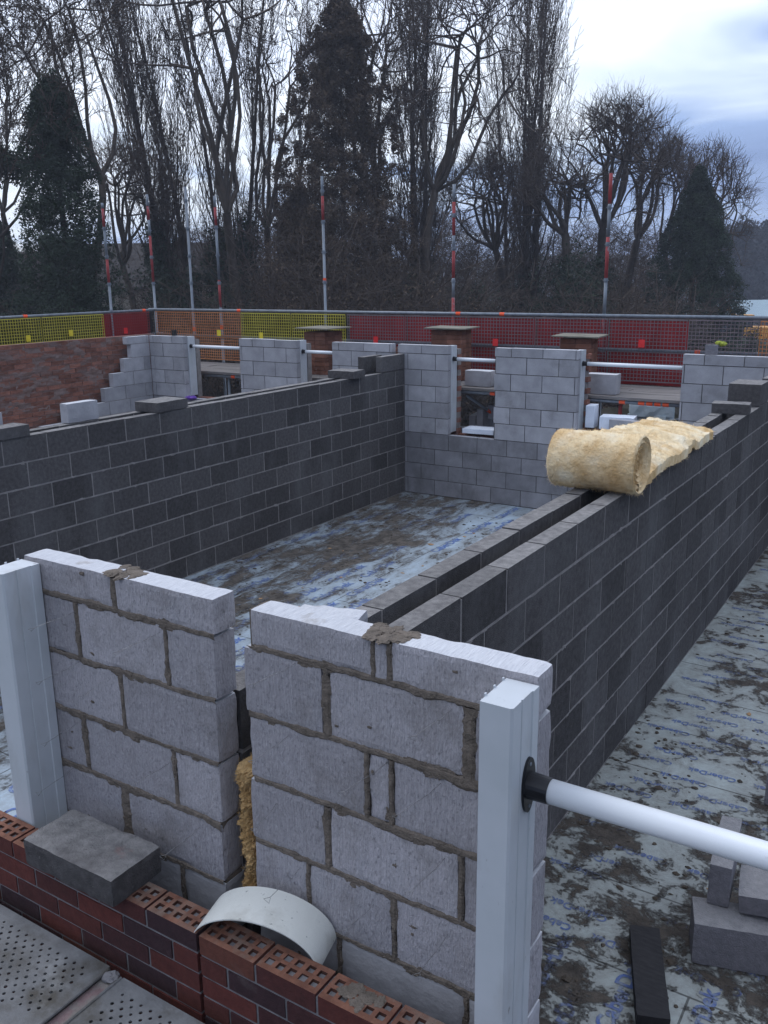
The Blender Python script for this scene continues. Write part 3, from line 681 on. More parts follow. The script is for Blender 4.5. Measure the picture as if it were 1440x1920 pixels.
# loose blocks on the right floor
LT = ('aircrete_far', 'aircrete_top'); GR = ('greyblock', 'greyblock')
M['greyblock'] = mat('grey_dense_block', [(.17, .165, .18), (.25, .24, .26)], 40, 8, .95, bump=.8, bscale=140)
M['greyblock_top'] = mat('grey_block_bed', [(.21, .205, .21), (.30, .29, .29)], 30, 8, .95, bump=.8, bscale=120)
GB = ('greyblock', 'greyblock_top')
loose((.985, 1.86, .003), (1.425, 2.06, .218), 'grey block on the muddy floor carrying the two smaller blocks', .30, GB, seed=11, res=.03)
loose((1.015, 1.97, .222), (1.115, 2.41, .437), 'narrow upright block standing beneath the white pole on a bigger one', .10, GB, seed=12, res=.03)
loose((1.16, 1.98, .27), (1.60, 2.20, .370), 'grey block leaning beside the narrow upright one', .15, GB, rx=.1, ry=-.12, seed=13, res=.03)
loose((1.06, 3.35, .003), (1.5, 3.45, .218), 'grey block cut by the right image edge on the film floor', .05, GB, seed=15, res=.04)
mb = MB(); R_ = Matrix.Rotation(.36, 3, 'Z')
rough_block(mb, (.82, 1.30, .003), (.96, 1.86, .075), random.Random(3), .03, .004, .002, 0, 0, rot=R_)
tag(mb.build('timber_offcut', 'timber'), 'dark timber offcut lying on the muddy floor at the bottom edge', 'timber')

# ------------------------------------------------------------------ wool roll on the right wall
def wool_roll():
    root = thing('insulation_roll', 'big yellow mineral wool roll partly unrolled along the right wall', 'insulation roll', (-.08, 3.45, 1.8))
    X0, X1 = -.365, .180; rc = .180; cy, czz = 3.43, 1.8 + rc
    # rolled part: outer skin as a noisy cylinder with a hollow spiral end
    mb = MB(); n = 150; mrows = 70
    vs = []; sd = Vector((3, 7, 1))
    for i in range(mrows + 1):
        x = X0 + (X1 - X0) * i / mrows; e = min(i, mrows - i)
        for j in range(n):
            a = 2 * math.pi * j / n; rr = rc * (1 + .03 * noise.noise(Vector((x * 5, math.cos(a) * 1.2, math.sin(a) * 1.2)) + sd) + .012 * noise.noise(Vector((x * 22, math.cos(a) * 6, math.sin(a) * 6))) + .008 * noise.noise(Vector((x * 70, math.cos(a) * 18, math.sin(a) * 18))))
            if e == 0: rr *= .955
            z = czz + rr * math.sin(a); z = max(z, 1.802)
            vs.append((x, cy + rr * math.cos(a) * (1.03), z))
    fs = [(i * n + j, (i + 1) * n + j, (i + 1) * n + (j + 1) % n, i * n + (j + 1) % n) for i in range(mrows) for j in range(n)]
    mb.add(vs, fs)
    # ends: stepped rings giving the wound spiral
    for side, xe in ((1, X1), (-1, X0)):
        K = 9; b = []
        for k in range(K + 1):
            rr = rc * .955 * (1 - k / K * .9); dx = (.016 * (k % 2) + .03 * (k / K)) * -side
            if k == 0: dx = 0
            b.append([(xe + dx + .004 * noise.noise(Vector((k * 3., j * .3, side))), cy + rr * 1.03 * math.cos(2 * math.pi * j / n), max(1.803, czz + rr * math.sin(2 * math.pi * j / n))) for j in range(n)])
        vv = [q for r_ in b for q in r_]
        ff = [(k * n + j, k * n + (j + 1) % n, (k + 1) * n + (j + 1) % n, (k + 1) * n + j) for k in range(K) for j in range(n)] + [tuple(K * n + j for j in range(n))]
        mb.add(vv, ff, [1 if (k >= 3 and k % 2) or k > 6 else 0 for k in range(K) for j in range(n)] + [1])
    fuzz(mb, 9000, .020, .0008, 5)
    put(mb.build('rolled_part', ['wool', 'wool_dark']), root)
    # tail: thick batt leaving the bottom of the roll, rising into a fold, then lying on the wall
    tl = MB(); NL, NW = 130, 44; th = .07
    def cen(t):
        y = 3.40 + 2.15 * t
        z = 1.806 + .035 * math.exp(-((t - .28) / .16) ** 2)
        return y, z
    top, bot = [], []
    for i in range(NL + 1):
        t = i / NL; y, z = cen(t)
        for j in range(NW + 1):
            u = j / NW; x = X0 + .02 + (X1 - X0 - .03) * u - .10 * t * (1 - u) * 0 - .06 * t
            edge = min(u, 1 - u); h = th * (.9 + .1 * min(1, edge * 8))
            pl = min(1, t / .22) ** 1.5 * (1 - .55 * max(0, (t - .3) / .7)); fold = .155 * pl * (1 - u) ** .8 + .035 * math.exp(-((t - .56 - .12 * u) / .035) ** 2) * (.3 + u)
            w = .012 * noise.noise(Vector((x * 9, y * 9, 1))) + .006 * noise.noise(Vector((x * 30, y * 30, 5)))
            zb = max(1.803, z + fold + w * .5 - .0)
            if u > .93: x += .02 * noise.noise(Vector((y * 14, 4, 0)))
            yy = y + (.02 * noise.noise(Vector((u * 9, 2, 8))) if t > .98 else 0)
            bot.append((x, yy, zb)); top.append((x, yy, zb + h + w))
    N_ = (NL + 1) * (NW + 1); fs = []
    g = lambda i, j: i * (NW + 1) + j
    for i in range(NL):
        for j in range(NW):
            fs.append((N_ + g(i, j), N_ + g(i, j + 1), N_ + g(i + 1, j + 1), N_ + g(i + 1, j))); fs.append((g(i, j), g(i + 1, j), g(i + 1, j + 1), g(i, j + 1)))
        fs.append((g(i, 0), N_ + g(i, 0), N_ + g(i + 1, 0), g(i + 1, 0))); fs.append((g(i, NW), g(i + 1, NW), N_ + g(i + 1, NW), N_ + g(i, NW)))
    for j in range(NW): fs.append((g(NL, j), N_ + g(NL, j), N_ + g(NL, j + 1), g(NL, j + 1)))
    tl.add(bot + top, fs)
    fuzz(tl, 9000, .022, .0009, 6)
    put(tl.build('unrolled_tail', 'wool'), root)
    fz = MB()
    rng = random.Random(6)
    for _ in range(5): lump(fz, (X0 - .004, cy - .13 + rng.uniform(-.02, .04), czz - .02 + rng.uniform(-.07, .05)), (.008, .012, .03), rng, 2, .7)
    put(fz.build('loose_tuft', 'wool'), root)
wool_roll()

# ------------------------------------------------------------------ far front wall: piers A-F, sills, reveals
def far_pier(x0, x1, j, label, zs=Z, dark=.9, seed=0, zbot=0., post=None, sill_ext=None):
    rng = random.Random(seed); root = thing('block_pier', label, 'block wall', ((x0 + x1) / 2, D + .05, 0), 'light block window piers')
    mb = MB()
    for c in range(10):
        z0 = .225 * c + .01; z1 = .225 * (c + 1) if c < 9 else HT
        if z0 < zbot: continue
        for (a, b) in course(x0, x1, j + (0 if c % 2 == 1 else .225)):
            o = rng.uniform(-.003, .003)
            mb.box((a, D + o, z0), (b, D + .1, z1 + (rng.uniform(-.004, .004) if c == 9 else 0)), 0, 1)
    put(mb.build('blockwork', ['aircrete_far', 'aircrete_top']), root)
    mo = MB(); mo.box((x0 + .006, D + .008, zbot), (x1 - .006, D + .095, HT - .008)); put(mo.build('mortar', 'mortar_dark'), root)
    if post:
        former(post, post + .085, D + .102, D + .252, zbot + .03, 2.145, post_label, 1, detail=False)
    return root
for (x0, x1, j, lab, zb, post, post_label) in [
    (-10.13, -9.34, -9.595, 'light block pier in the far left corner beside the stepped brick-backed blocks', 1.125, -9.40, 'white upright of the leftmost far pier, purple cloth at its foot'),
    (-8.10, -6.95, -7.378, 'free-standing light block pier between two left openings with orange mesh behind', 1.125, -7.03, 'white upright of the pier left of the small brick pack'),
    (-6.27, -5.212, -5.70, 'light block pier left of the party wall end, beside the red slit', .9, None, ''),
    (-5.11, -4.30, -4.722, 'light block pier right of the party wall end, against the room corner', .9, -4.38, 'white upright left of the small window opening in the far wall'),
    (-3.584, -2.41, -2.894, 'tall light block pier between the small and wide openings of the far wall', .9, -2.49, 'white upright at the left of the wide far opening'),
    (-1.10, -.04, -.85, 'light block pier at the far right where the dark walls meet it', 1.125, None, ''),
    (.06, 1.1, .40, 'light block pier of the next house, beyond the right party wall', 1.125, None, '')]:
    far_pier(x0, x1, j, lab, seed=int(-x0 * 7) + 3, zbot=zb, post=post)
# spandrel below the openings
def spandrel(x0, x1, ztop, j, label, seed, m_='far_low', steps=()):
    rng = random.Random(seed); root = thing('spandrel_wall', label, 'block wall', ((x0 + x1) / 2, D + .05, 0), 'low blockwork under the far windows')
    mb = MB()
    for c in range(5):
        z0 = .225 * c + .01; z1 = .225 * (c + 1)
        for (a, b) in course(x0, x1, j + (0 if c % 2 == 1 else .225)):
            tops = ztop
            for (sa, sb, st) in steps:
                if a < sb - .02 and b > sa + .02: tops = max(tops, st) if (a >= sa - .02 and b <= sb + .02) else tops
            if z1 > tops + .01: continue
            o = rng.uniform(-.003, .003); mb.box((a, D + o, z0), (b, D + .1, z1), 0, 1)
    put(mb.build('blockwork', [m_, 'aircrete_far']), root)
    mo = MB(); mo.box((x0 + .004, D + .007, 0), (x1 - .004, D + .095, ztop - .004)); put(mo.build('mortar', 'mortar_dark'), root)
    return root
M['far_low'] = mat('darker_aircrete', [(.20, .195, .205), (.29, .285, .30)], 5, 6, .95, island=.14, bump=.3, bscale=50, stains=[((.09, .085, .08), 3, (1, 1, .6), .5, .75, .6)])  # low courses in a darker grey than the piers above
spandrel(-10.13, -6.272, 1.12, -8.0, 'darker grey blockwork under the left house openings', 4)
spandrel(-6.27, -5.212, .9, -5.7, 'darker grey blockwork beneath the pier left of the slit', 5)
spandrel(-5.10, -.23, .9, -4.731, 'darker grey blockwork along the foot of the far wall', 6)
mb = MB()
for (a, b) in ((-2.405, -1.965), (-1.955, -1.515), (-1.505, -1.103)): mb.box((a, D, .91), (b, D + .1, 1.12), 0, 1)
mb.box((-2.40, D + .005, .901), (-1.11, D + .095, 1.10), 2)
tag(mb.build('sill_course', ['aircrete_far', 'aircrete_top', 'mortar_grey']), 'top block course under the wide far window opening', 'block wall')
# racked inner leaf of the gable
steps = {2.035: 8.72, 1.81: 8.80, 1.585: 8.62, 1.36: 8.36, 1.135: 8.16, .91: 7.34, .685: 6.9, .46: 6.5, .235: 6.1, .01: 5.7}
rng = random.Random(9); root = thing('gable_leaf', 'light blocks stepping down like stairs against the brick gable', 'block wall', (-10.18, 8.4, 0))
mb = MB(); mo = MB()
for z0, ys in steps.items():
    z1 = HT if z0 > 2 else z0 + .215
    cs = course(ys, D - .012, ys - .005)
    for (a, b) in cs: mb.box((-10.23, a, z0), (-10.13 + rng.uniform(-.003, .003), b, z1), 0, 1)
    mo.box((-10.226, ys + .008, z0 - .011), (-10.136, D - .016, z1 - .003))
put(mb.build('blockwork', ['aircrete_far', 'aircrete_top']), root); put(mo.build('mortar', 'mortar_grey'), root)
# brick gable, inner face rough with mortar
rng = random.Random(10); root = thing('brick_gable', 'long rough red brick wall at the left seen from its mortar-smeared inside', 'brick wall', (-10.4, 5, 0))
mb = MB()
for c in range(29):
    z0 = 2.155 - .075 * (c + 1) + .01; 
    k = -1
    while True:
        a = -.3 + .225 * k + (.1125 if c % 2 else 0); k += 1
        if a > 9.5: break
        b = min(a + .215, 9.56); o = rng.uniform(-.005, .005)
        mb.box((-10.452, a, z0), (-10.35 + o, b, z0 + .065), 0, 1)
put(mb.build('brickwork', ['brick_back', 'brick_back']), root)
mo = MB(); n1_, n2_ = 240, 60; vs = []
for i in range(n1_ + 1):
    for j in range(n2_ + 1):
        y = -.5 + 10.05 * i / n1_; z = 2.148 * j / n2_
        vs.append((-10.353 + .012 * max(-.2, noise.noise(Vector((y * 3, z * 9, 0)))) + .006 * noise.noise(Vector((y * 14, z * 30, 4))), y, z))
b0 = len(vs)
fs = [(i * (n2_ + 1) + j, (i + 1) * (n2_ + 1) + j, (i + 1) * (n2_ + 1) + j + 1, i * (n2_ + 1) + j + 1) for i in range(n1_) for j in range(n2_)]
mo.add(vs, fs); mo.box((-10.44, -.5, 0), (-10.37, 9.55, 2.145))
put(mo.build('mortar', 'mortar_smear'), root)
# far brick outer skin behind the piers
rng = random.Random(12); root = thing('brick_wall', 'red brick outer skin showing as edges beyond the far piers', 'brick wall', (-5, D + .3, 0), 'far brick outer skin')
mb = MB(); mo = MB(); Y0, Y1 = D + .262, D + .364
spans = [(-10.45, -9.30), (-8.12, -6.92), (-6.29, -5.20), (-5.12, -4.27), (-3.60, -2.38), (-1.12, 1.1)]
def inside(x, z): 
    if z < .86: return True
    if z < 1.09 and (x < -6.2 or x > -2.4): return True
    return any(a <= x <= b for a, b in spans)
for c in range(36):
    z0 = 2.10 - .075 * (c + 1); sh = .1125 if c % 2 else 0
    for k in range(54):
        a = -10.45 + .225 * k + sh; b = a + .215
        if inside(a + .03, z0) and inside(b - .03, z0): mb.box((a, Y0, z0), (b, Y1, z0 + .065))
for a, b in spans: mo.box((a + .01, Y0 + .004, 0), (b - .01, Y1 - .004, 2.09))
put(mb.build('brickwork', 'brick_back'), root); put(mo.build('mortar', 'mortar_grey'), root)
# lower storey under the deck
mb = MB()
mb.box((-10.44, -.255, GZ), (9.0, -.02, -.6)); mb.box((-10.44, D + .11, GZ), (9.0, D + .36, -.65)); mb.box((-10.44, .0, GZ), (-10.14, D + .1, -.02)); mb.box((8.8, 0, GZ), (9.0, D + .1, -.02))
tag(mb.build('lower_storey', 'brick_back'), 'brick walls of the storey below the timber deck', 'building')
# poles across the far openings
for (a, b, z, lab) in ((-9.31, -8.10, 1.985, 'thin white pole across the leftmost far opening before orange mesh'), (-6.94, -6.27, 1.975, 'short white pole in front of the small brick pack'),
                       (-4.29, -3.585, 1.962, 'short white pole across the small far window opening'), (-2.40, -1.10, 1.975, 'long white pole across the wide far opening')):
    spreader(a, b, D + .15, z, z - .002, .026, lab, flange=(.034, .034))

# ------------------------------------------------------------------ things seen through the far openings
def tbox(a, b, name, mats, label, cat, group=None, rz=0., seed=0, res=.08, chip=1.):
    mb = MB(); rough_block(mb, a, b, random.Random(seed), res, .006, .003, 0, 1 if len(mats) > 1 else 0, rot=Matrix.Rotation(rz, 3, 'Z'), chip=chip)
    return tag(mb.build(name, list(mats)), label, cat, group)
tbox((-4.14, D + .14, .93), (-3.66, D + .42, 1.0), 'foam_slab', ['foam'], 'white foam slab lying in the small far window opening', 'foam', 'white foam pieces', .05, 1)
tbox((-2.36, D + .18, 1.14), (-2.24, D + .42, 1.43), 'foam_slab', ['foam'], 'white foam piece standing beside the upright in the wide opening', 'foam', 'white foam pieces', .1, 2)
tbox((-2.16, D + .14, 1.15), (-1.72, D + .42, 1.31), 'foam_slab', ['foam'], 'white foam box behind the grey block in the wide opening', 'foam', 'white foam pieces', .15, 3)
tbox((-1.97, D + .0, 1.127), (-1.53, D + .1, 1.30), 'concrete_block', ['aircrete_far', 'aircrete_far'], 'grey block standing on the sill of the wide far opening', 'block', 'loose light blocks', 0, 4)
rng = random.Random(3); mb = MB()
for _ in range(8): lump(mb, (-9.28 + rng.uniform(0, .14), D - .02 + rng.uniform(-.05, .04), 1.14), (.06, .04, .03), rng, 2, .5)
tag(mb.build('purple_cloth', 'purple'), 'crumpled purple cloth at the foot of the leftmost far upright', 'cloth')

# ------------------------------------------------------------------ far scaffold
SY, SX, SZ = 11.2, -12.0, 1.5
def standard(x, y, ztop, label, segs, zbot=GZ, mark=None):
    root = thing('scaffold_standard', label, 'scaffold pole', (x, y, zbot), 'upright scaffold poles')
    z = zbot
    for (z1, m_) in segs:
        mb = MB(); mb.tube([(x, y, z), (x, y, z1)], .0245 if m_ == 'steel' else .0255, 10); put(mb.build('tube', m_, smooth=True), root); z = z1
    zz = 1.5 if ztop > 2 else .5
    while zz < ztop - .1:
        c = MB(); c.tube([(x, y, zz - .03), (x, y, zz - .006), (x, y, zz - .005), (x, y, zz + .005), (x, y, zz + .006), (x, y, zz + .03)], [.031, .031, .045, .045, .031, .031], 8); zz += .5
        put(c.build('rosette', 'steel'), root)
    if mark: 
        k = MB(); k.tube([(x, y, mark), (x, y, mark + .07)], .029, 10); put(k.build('orange_tape', 'orange'), root)
    return root
S_, R2 = 'steel', 'redpaint'
standard(SX, 10.08, 4.45, 'scaffold pole left of the corner, red bands, leaning over the pale house', [(3.0, S_), (3.45, R2), (4.0, S_), (4.35, R2), (4.45, S_)])
standard(SX, SY, 4.67, 'corner scaffold pole where yellow and orange netting meet', [(3.0, S_), (3.9, R2), (4.2, S_), (4.45, R2), (4.67, S_)])
standard(-10.98, SY, 4.75, 'plain galvanised pole just right of the scaffold corner', [(4.75, S_)], mark=2.1)
standard(-10.26, SY, 4.55, 'pole with red foot and red top, third of the close-set three', [(2.55, S_), (3.05, R2), (4.0, S_), (4.35, R2), (4.55, S_)], mark=2.15)
standard(-7.81, SY, 4.74, 'pole with a small orange tape band above the yellow netting', [(4.0, S_), (4.42, R2), (4.74, S_)], mark=3.0)
standard(-5.28, SY, 4.46, 'mostly red-banded pole behind the middle brick pack', [(2.75, R2), (3.05, S_), (3.5, R2), (3.7, S_), (4.2, R2), (4.46, S_)])
standard(-2.78, SY, 4.46, 'pole with bright red top right of the third brick pack', [(1.5, S_), (2.45, R2), (3.0, S_), (3.6, R2), (4.05, S_), (4.46, R2)])
standard(-.27, SY, 3.2, 'short scaffold pole at the far right behind the last pier', [(3.2, S_)])
for i, (x, lab) in enumerate(((-8.9, 'inner scaffold pole below the platform in the leftmost opening'), (-7.3, 'inner scaffold pole behind the free-standing pier'), (-2.02, 'rust red inner pole rising to the platform in the wide opening'), (-5.15, 'inner scaffold pole hidden behind the wall slit'))):
    standard(x, 9.82, 1.5, lab, [(1.47, R2 if i == 2 else S_)])
def rail(a, b, label, r=.0245, marks=(), m_='steel'):
    root = thing('scaffold_tube', label, 'scaffold tube', a, 'horizontal scaffold tubes')
    mb = MB(); mb.tube([a, b], r, 10); put(mb.build('tube', m_, smooth=True), root)
    for t in marks:
        p = Vector(a).lerp(Vector(b), t); d = (Vector(b) - Vector(a)).normalized() * .04
        k = MB(); k.tube([p - d, p + d], r + .004, 10); put(k.build('orange_tape', 'orange'), root)
    return root
rail((SX, 2.0, 2.49), (SX, SY + .15, 2.49), 'top guard rail of the left-hand scaffold run', marks=(.66, .95))
rail((SX - .15, SY - .03, 2.50), (3.2, SY - .03, 2.50), 'top guard rail running behind the far wall', marks=(.155, .455, .505))
rail((SX - .15, SY - .03, 2.02), (3.2, SY - .03, 2.02), 'middle guard rail behind the netting', marks=(.60, .7))
rail((SX, 2.0, 2.02), (SX, SY + .15, 2.02), 'middle rail of the left-hand scaffold run')
rail((-11.8, 9.75, 1.46), (3.2, 9.75, 1.46), 'tube under the platform edge with fluorescent orange ends', marks=(.205, .53, .655, .672, .679, .686, .693))
rail((-12.0, 11.1, 1.44), (3.2, 11.1, 1.44), 'outer tube under the scaffold platform')
rail((-4.3, 9.8, 1.4), (-3.7, 11.1, .5), 'slanting brace tube seen through the small window opening', .02, marks=(.3,))
rail((-2.9, 11.0, .8), (-.6, 11.8, 1.2), 'thin dark tube slanting below the platform in the wide opening', .018)
# platform boards
def platform(x0, x1, y0, y1, z, label, seed=0, axis='x'):
    rng = random.Random(seed); root = thing('scaffold_platform', label, 'scaffold platform', ((x0 + x1) / 2, (y0 + y1) / 2, z), 'scaffold platforms')
    n = int(round(((y1 - y0) if axis == 'x' else (x1 - x0)) / .23)); 
    for k in range(n):
        mb = MB()
        L0, L1 = (x0, x1) if axis == 'x' else (y0, y1); c = L0 - rng.uniform(0, 2)
        while c < L1:
            a, b = max(c, L0), min(c + 3.88, L1); c += 3.9
            if b - a < .1: continue
            dz = rng.uniform(-.004, .004)
            if axis == 'x': mb.box((a, y0 + .23 * k + .004, z - .038 + dz), (b, y0 + .23 * k + .222, z + dz))
            else: mb.box((x0 + .23 * k + .004, a, z - .038 + dz), (x0 + .23 * k + .222, b, z + dz))
        put(mb.build('board', 'boards'), root)
    return root
platform(-11.9, 3.2, 9.70, 11.10, 1.53, 'timber board platform behind the far wall carrying brick packs', 1)
platform(-11.9, -10.75, 1.5, 9.68, 1.53, 'timber board platform along the outside of the brick gable', 2, 'y')
platform(-5.6, -2.6, 9.95, 11.0, .62, 'lower board platform with block stack below the main one', 3)
# things on the platforms
def brick_pack(x, y, w, d, z0, z1, lidw, label, seed, rz=0.):
    rng = random.Random(seed); root = thing('brick_pack', label, 'brick pack', (x, y, z0), 'packs of new bricks')
    mb = MB(); n = int((z1 - z0) / .069); nx = int(round(w / .215)); ny = int(round(d / .105)) 
    R_ = Matrix.Rotation(rz, 3, 'Z')
    for k in range(n):
        for i in range(nx):
            for j in range(ny):
                if 0 < i < nx - 1 and 0 < j < ny - 1 and k < n - 1: continue
                a = (x - w / 2 + i * w / nx + .002 + rng.uniform(-.003, .003), y - d / 2 + j * d / ny + .001, z0 + k * .069 + .002); b = (a[0] + w / nx - .006, a[1] + d / ny - .004, a[2] + .064)
                mb.box(a, b, rot=R_, piv=(x, y, z0))
    put(mb.build('stacked_bricks', 'brick_pack'), root)
    l = MB(); l.box((x - lidw / 2, y - d / 2 - .1, z1 + .002), (x + lidw / 2, y + d / 2 + .1, z1 + .02), rot=R_ @ Matrix.Rotation(.012, 3, 'Y'), piv=(x, y, z0)); put(l.build('plywood_lid', 'ply'), root)
    return root
M['brick_pack'] = mat('new_brick', [(.13, .055, .035), (.23, .105, .07)], 8, 6, .9, island=.3, bump=.3)
brick_pack(-7.25, 10.35, .42, .5, 1.535, 2.27, .64, 'tall brick pack with board lid between the two left piers', 1)
brick_pack(-4.93, 10.5, .50, .42, 1.535, 2.31, .66, 'brick pack with board lid behind the small window opening', 2, .1)
brick_pack(-2.88, 10.5, .44, .42, 1.535, 2.24, .66, 'brick pack with board lid left of the bright red pole', 3, .1)
tbox((-8.62, 9.85, 1.535), (-8.18, 10.06, 1.75), 'concrete_block', ['aircrete_far', 'aircrete_top'], 'pale block on the platform left of the free-standing pier', 'block', 'loose light blocks', .1, 6)
tbox((-4.36, 9.85, 1.535), (-3.95, 10.06, 1.76), 'concrete_block', ['aircrete_far', 'aircrete_top'], 'pale block on the platform beside the small window upright', 'block', 'loose light blocks', 0, 7)
tbox((-3.93, 10.0, 1.535), (-3.49, 10.2, 1.64), 'concrete_block', ['aircrete_far', 'aircrete_top'], 'low pale block seen under the short white pole', 'block', 'loose light blocks', 0, 8)
tbox((-2.52, 9.82, 1.535), (-2.10, 10.03, 1.80), 'concrete_block', ['aircrete_far', 'aircrete_top'], 'pale block on the platform beside the wide opening upright', 'block', 'loose light blocks', 0, 9)
tbox((-6.62, 9.72, 1.535), (-6.30, 9.82, 1.80), 'concrete_block', ['aircrete_far', 'aircrete_top'], 'pale block edge beside the pier left of the slit', 'block', 'loose light blocks', 0, 19)
for i, (a, b, rz, lab) in enumerate([((-5.0, 10.2, .625), (-4.56, 10.4, .84), .1, 'bottom block of the stack below the platform'), ((-4.45, 10.1, .625), (-4.35, 10.54, 1.06), .2, 'block on end in the stack below the platform'),
        ((-4.28, 10.1, .625), (-4.18, 10.54, 1.16), .0, 'tallest block on end in the stack below the platform'), ((-4.15, 10.2, 1.02), (-3.7, 10.3, 1.22), 0., 'block laid over the upright ones below the platform'), ((-3.9, 10.2, .625), (-3.7, 10.4, 1.01), 0., 'block carrying the overlaid one below the platform')]):
    tbox(a, b, 'concrete_block', ['aircrete_far', 'aircrete_top'], lab, 'block', 'loose light blocks', rz, 20 + i)
# netting guards
def guard(p0, p1, z0, z1, colr, label, back=None, cell=.05, tagc=None, wr=.0045, sheet_gap=.08):
    root = thing('brick_guard', label, 'safety netting', ((p0[0] + p1[0]) / 2, (p0[1] + p1[1]) / 2, z0), 'coloured netting guards')
    p0 = Vector((*p0, 0)); p1 = Vector((*p1, 0)); L_ = (p1 - p0).length; d = (p1 - p0) / L_; nrm = Vector((-d.y, d.x, 0))
    mb = MB()
    def bar(a, b, zz0, zz1, w):
        pa = p0 + d * a; pb = p0 + d * b
        q = [pa - nrm * w, pb - nrm * w, pb + nrm * w, pa + nrm * w]
        mb.add([(v.x, v.y, zz0) for v in q] + [(v.x, v.y, zz1) for v in q], [(0, 3, 2, 1), (4, 5, 6, 7), (0, 1, 5, 4), (1, 2, 6, 5), (2, 3, 7, 6), (3, 0, 4, 7)])
    n = int(L_ / cell)
    for i in range(n + 1):
        x = L_ * i / n; k = (wr if colr != 'netgrey' else wr * .75) if i not in (0, n) else wr * 2; bar(max(0, x - k), min(L_, x + k), z0, z1, wr * .6)
    nz_ = int((z1 - z0) / cell)
    for i in range(nz_ + 1):
        z = z0 + (z1 - z0) * i / nz_ + (.006 * noise.noise(Vector((p0.x, i * .9, 7))) if 0 < i < nz_ else 0); k = wr if i not in (0, nz_) else wr * 1.8; bar(0, L_, z - k, z + k, wr)
    put(mb.build('net', colr), root)
    if back:
        sh = MB(); ns = 26; vs = []
        for i in range(ns + 1):
            for j in range(9):
                t = i / ns; z = z0 + (z1 - .02 - z0) * j / 8; w = .02 * noise.noise(Vector((p0.x + t * L_ * 4, z * 1.5, 2)))
                q = p0 + d * (L_ * t) + nrm * (sheet_gap + w); vs.append((q.x, q.y, z))
        o0 = len(vs); vs += [(a_ + nrm.x * .004, b_ + nrm.y * .004, c_) for a_, b_, c_ in vs]
        fs = []
        for i in range(ns):
            for j in range(8):
                q = (i * 9 + j, (i + 1) * 9 + j, (i + 1) * 9 + j + 1, i * 9 + j + 1); fs.append(q); fs.append(tuple(o0 + t for t in q[::-1]))
        sh.add(vs, fs); put(sh.build('backing_sheet', back), root)
    if tagc:
        for t, zz in tagc[1]:
            q = p0 + d * (L_ * t) - nrm * .02; k = MB(); e = d * .045
            k.add([(q.x - e.x, q.y - e.y, zz - .055), (q.x + e.x, q.y + e.y, zz - .055), (q.x + e.x, q.y + e.y, zz + .055), (q.x - e.x, q.y - e.y, zz + .055)] +
                  [(q.x - e.x - nrm.x * .004, q.y - e.y - nrm.y * .004, zz - .055), (q.x + e.x - nrm.x * .004, q.y + e.y - nrm.y * .004, zz - .055), (q.x + e.x - nrm.x * .004, q.y + e.y - nrm.y * .004, zz + .055), (q.x - e.x - nrm.x * .004, q.y - e.y - nrm.y * .004, zz + .055)],
                  [(0, 3, 2, 1), (4, 5, 6, 7), (0, 1, 5, 4), (1, 2, 6, 5), (2, 3, 7, 6), (3, 0, 4, 7)])
            put(k.build('tag', tagc[0]), root)
    return root
G0, G1 = 1.58, 2.455
def gab(a, b, c, lab, back=None, tg=None): guard((SX + .04, a), (SX + .04, b), G0, G1, c, lab, back, tagc=tg)
gab(5.4, 6.75, 'netyellow', 'yellow net panel out at the left beyond the picture edge', 'olivesheet')
gab(6.78, 8.45, 'netyellow', 'yellow net panel at the left picture edge', 'olivesheet', ('yellow', [(.82, 2.12)]))
gab(8.48, 9.84, 'netyellow', 'yellow net panel next to the red one above the brick gable', 'olivesheet', ('yellow', [(.42, 2.16)]))
gab(9.87, 10.98, 'netred', 'red net panel in the left-hand run near the corner', 'redsheet', ('redtag', [(.42, 2.13)]))
gab(11.01, 11.12, 'netdark', 'narrow dark strip of net at the scaffold corner', 'netdark')
def bk(a, b, c, lab, back=None, tg=None, **k): guard((a, SY - .075), (b, SY - .075), G0, G1, c, lab, back, tagc=tg, **k)
bk(-11.93, -10.98, 'netorange', 'orange net panel at the scaffold corner with a bunched edge')
bk(-10.95, -9.72, 'netorange', 'orange net panel behind the two close-set poles', None, ('yellow', [(.57, 2.08)]))
bk(-9.70, -8.54, 'netyellow', 'left half yellow net panel behind the free-standing pier', 'olivesheet', ('yellow', [(.42, 2.06)]))
bk(-8.51, -7.34, 'netyellow', 'yellow net panel behind the small brick pack', 'olivesheet')
xs_ = [-7.31, -6.15, -5.0, -3.84, -2.69, -1.55]
labs = ['red-backed mesh panel above the red slit in the wall', 'red-backed mesh panel behind the middle brick pack', 'red-backed mesh panel with a red tag above the small window', 'red-backed mesh panel behind the third brick pack', 'red-backed mesh panel right of the bright red pole']
tgs = [('redtag', [(.52, 2.05)]), None, ('redtag', [(.45, 2.07)]), None, ('redtag', [(.45, 2.12)])]
for i in range(5): bk(xs_[i] + .01, xs_[i + 1] - .01, 'netgrey', labs[i], 'redsheet', tgs[i])
bk(-1.54, -.62, 'netgrey', 'bare grey mesh panel at the far right, parked vehicles behind')
bk(-.60, .5, 'netorange', 'orange mesh panel cut by the right picture edge', None)
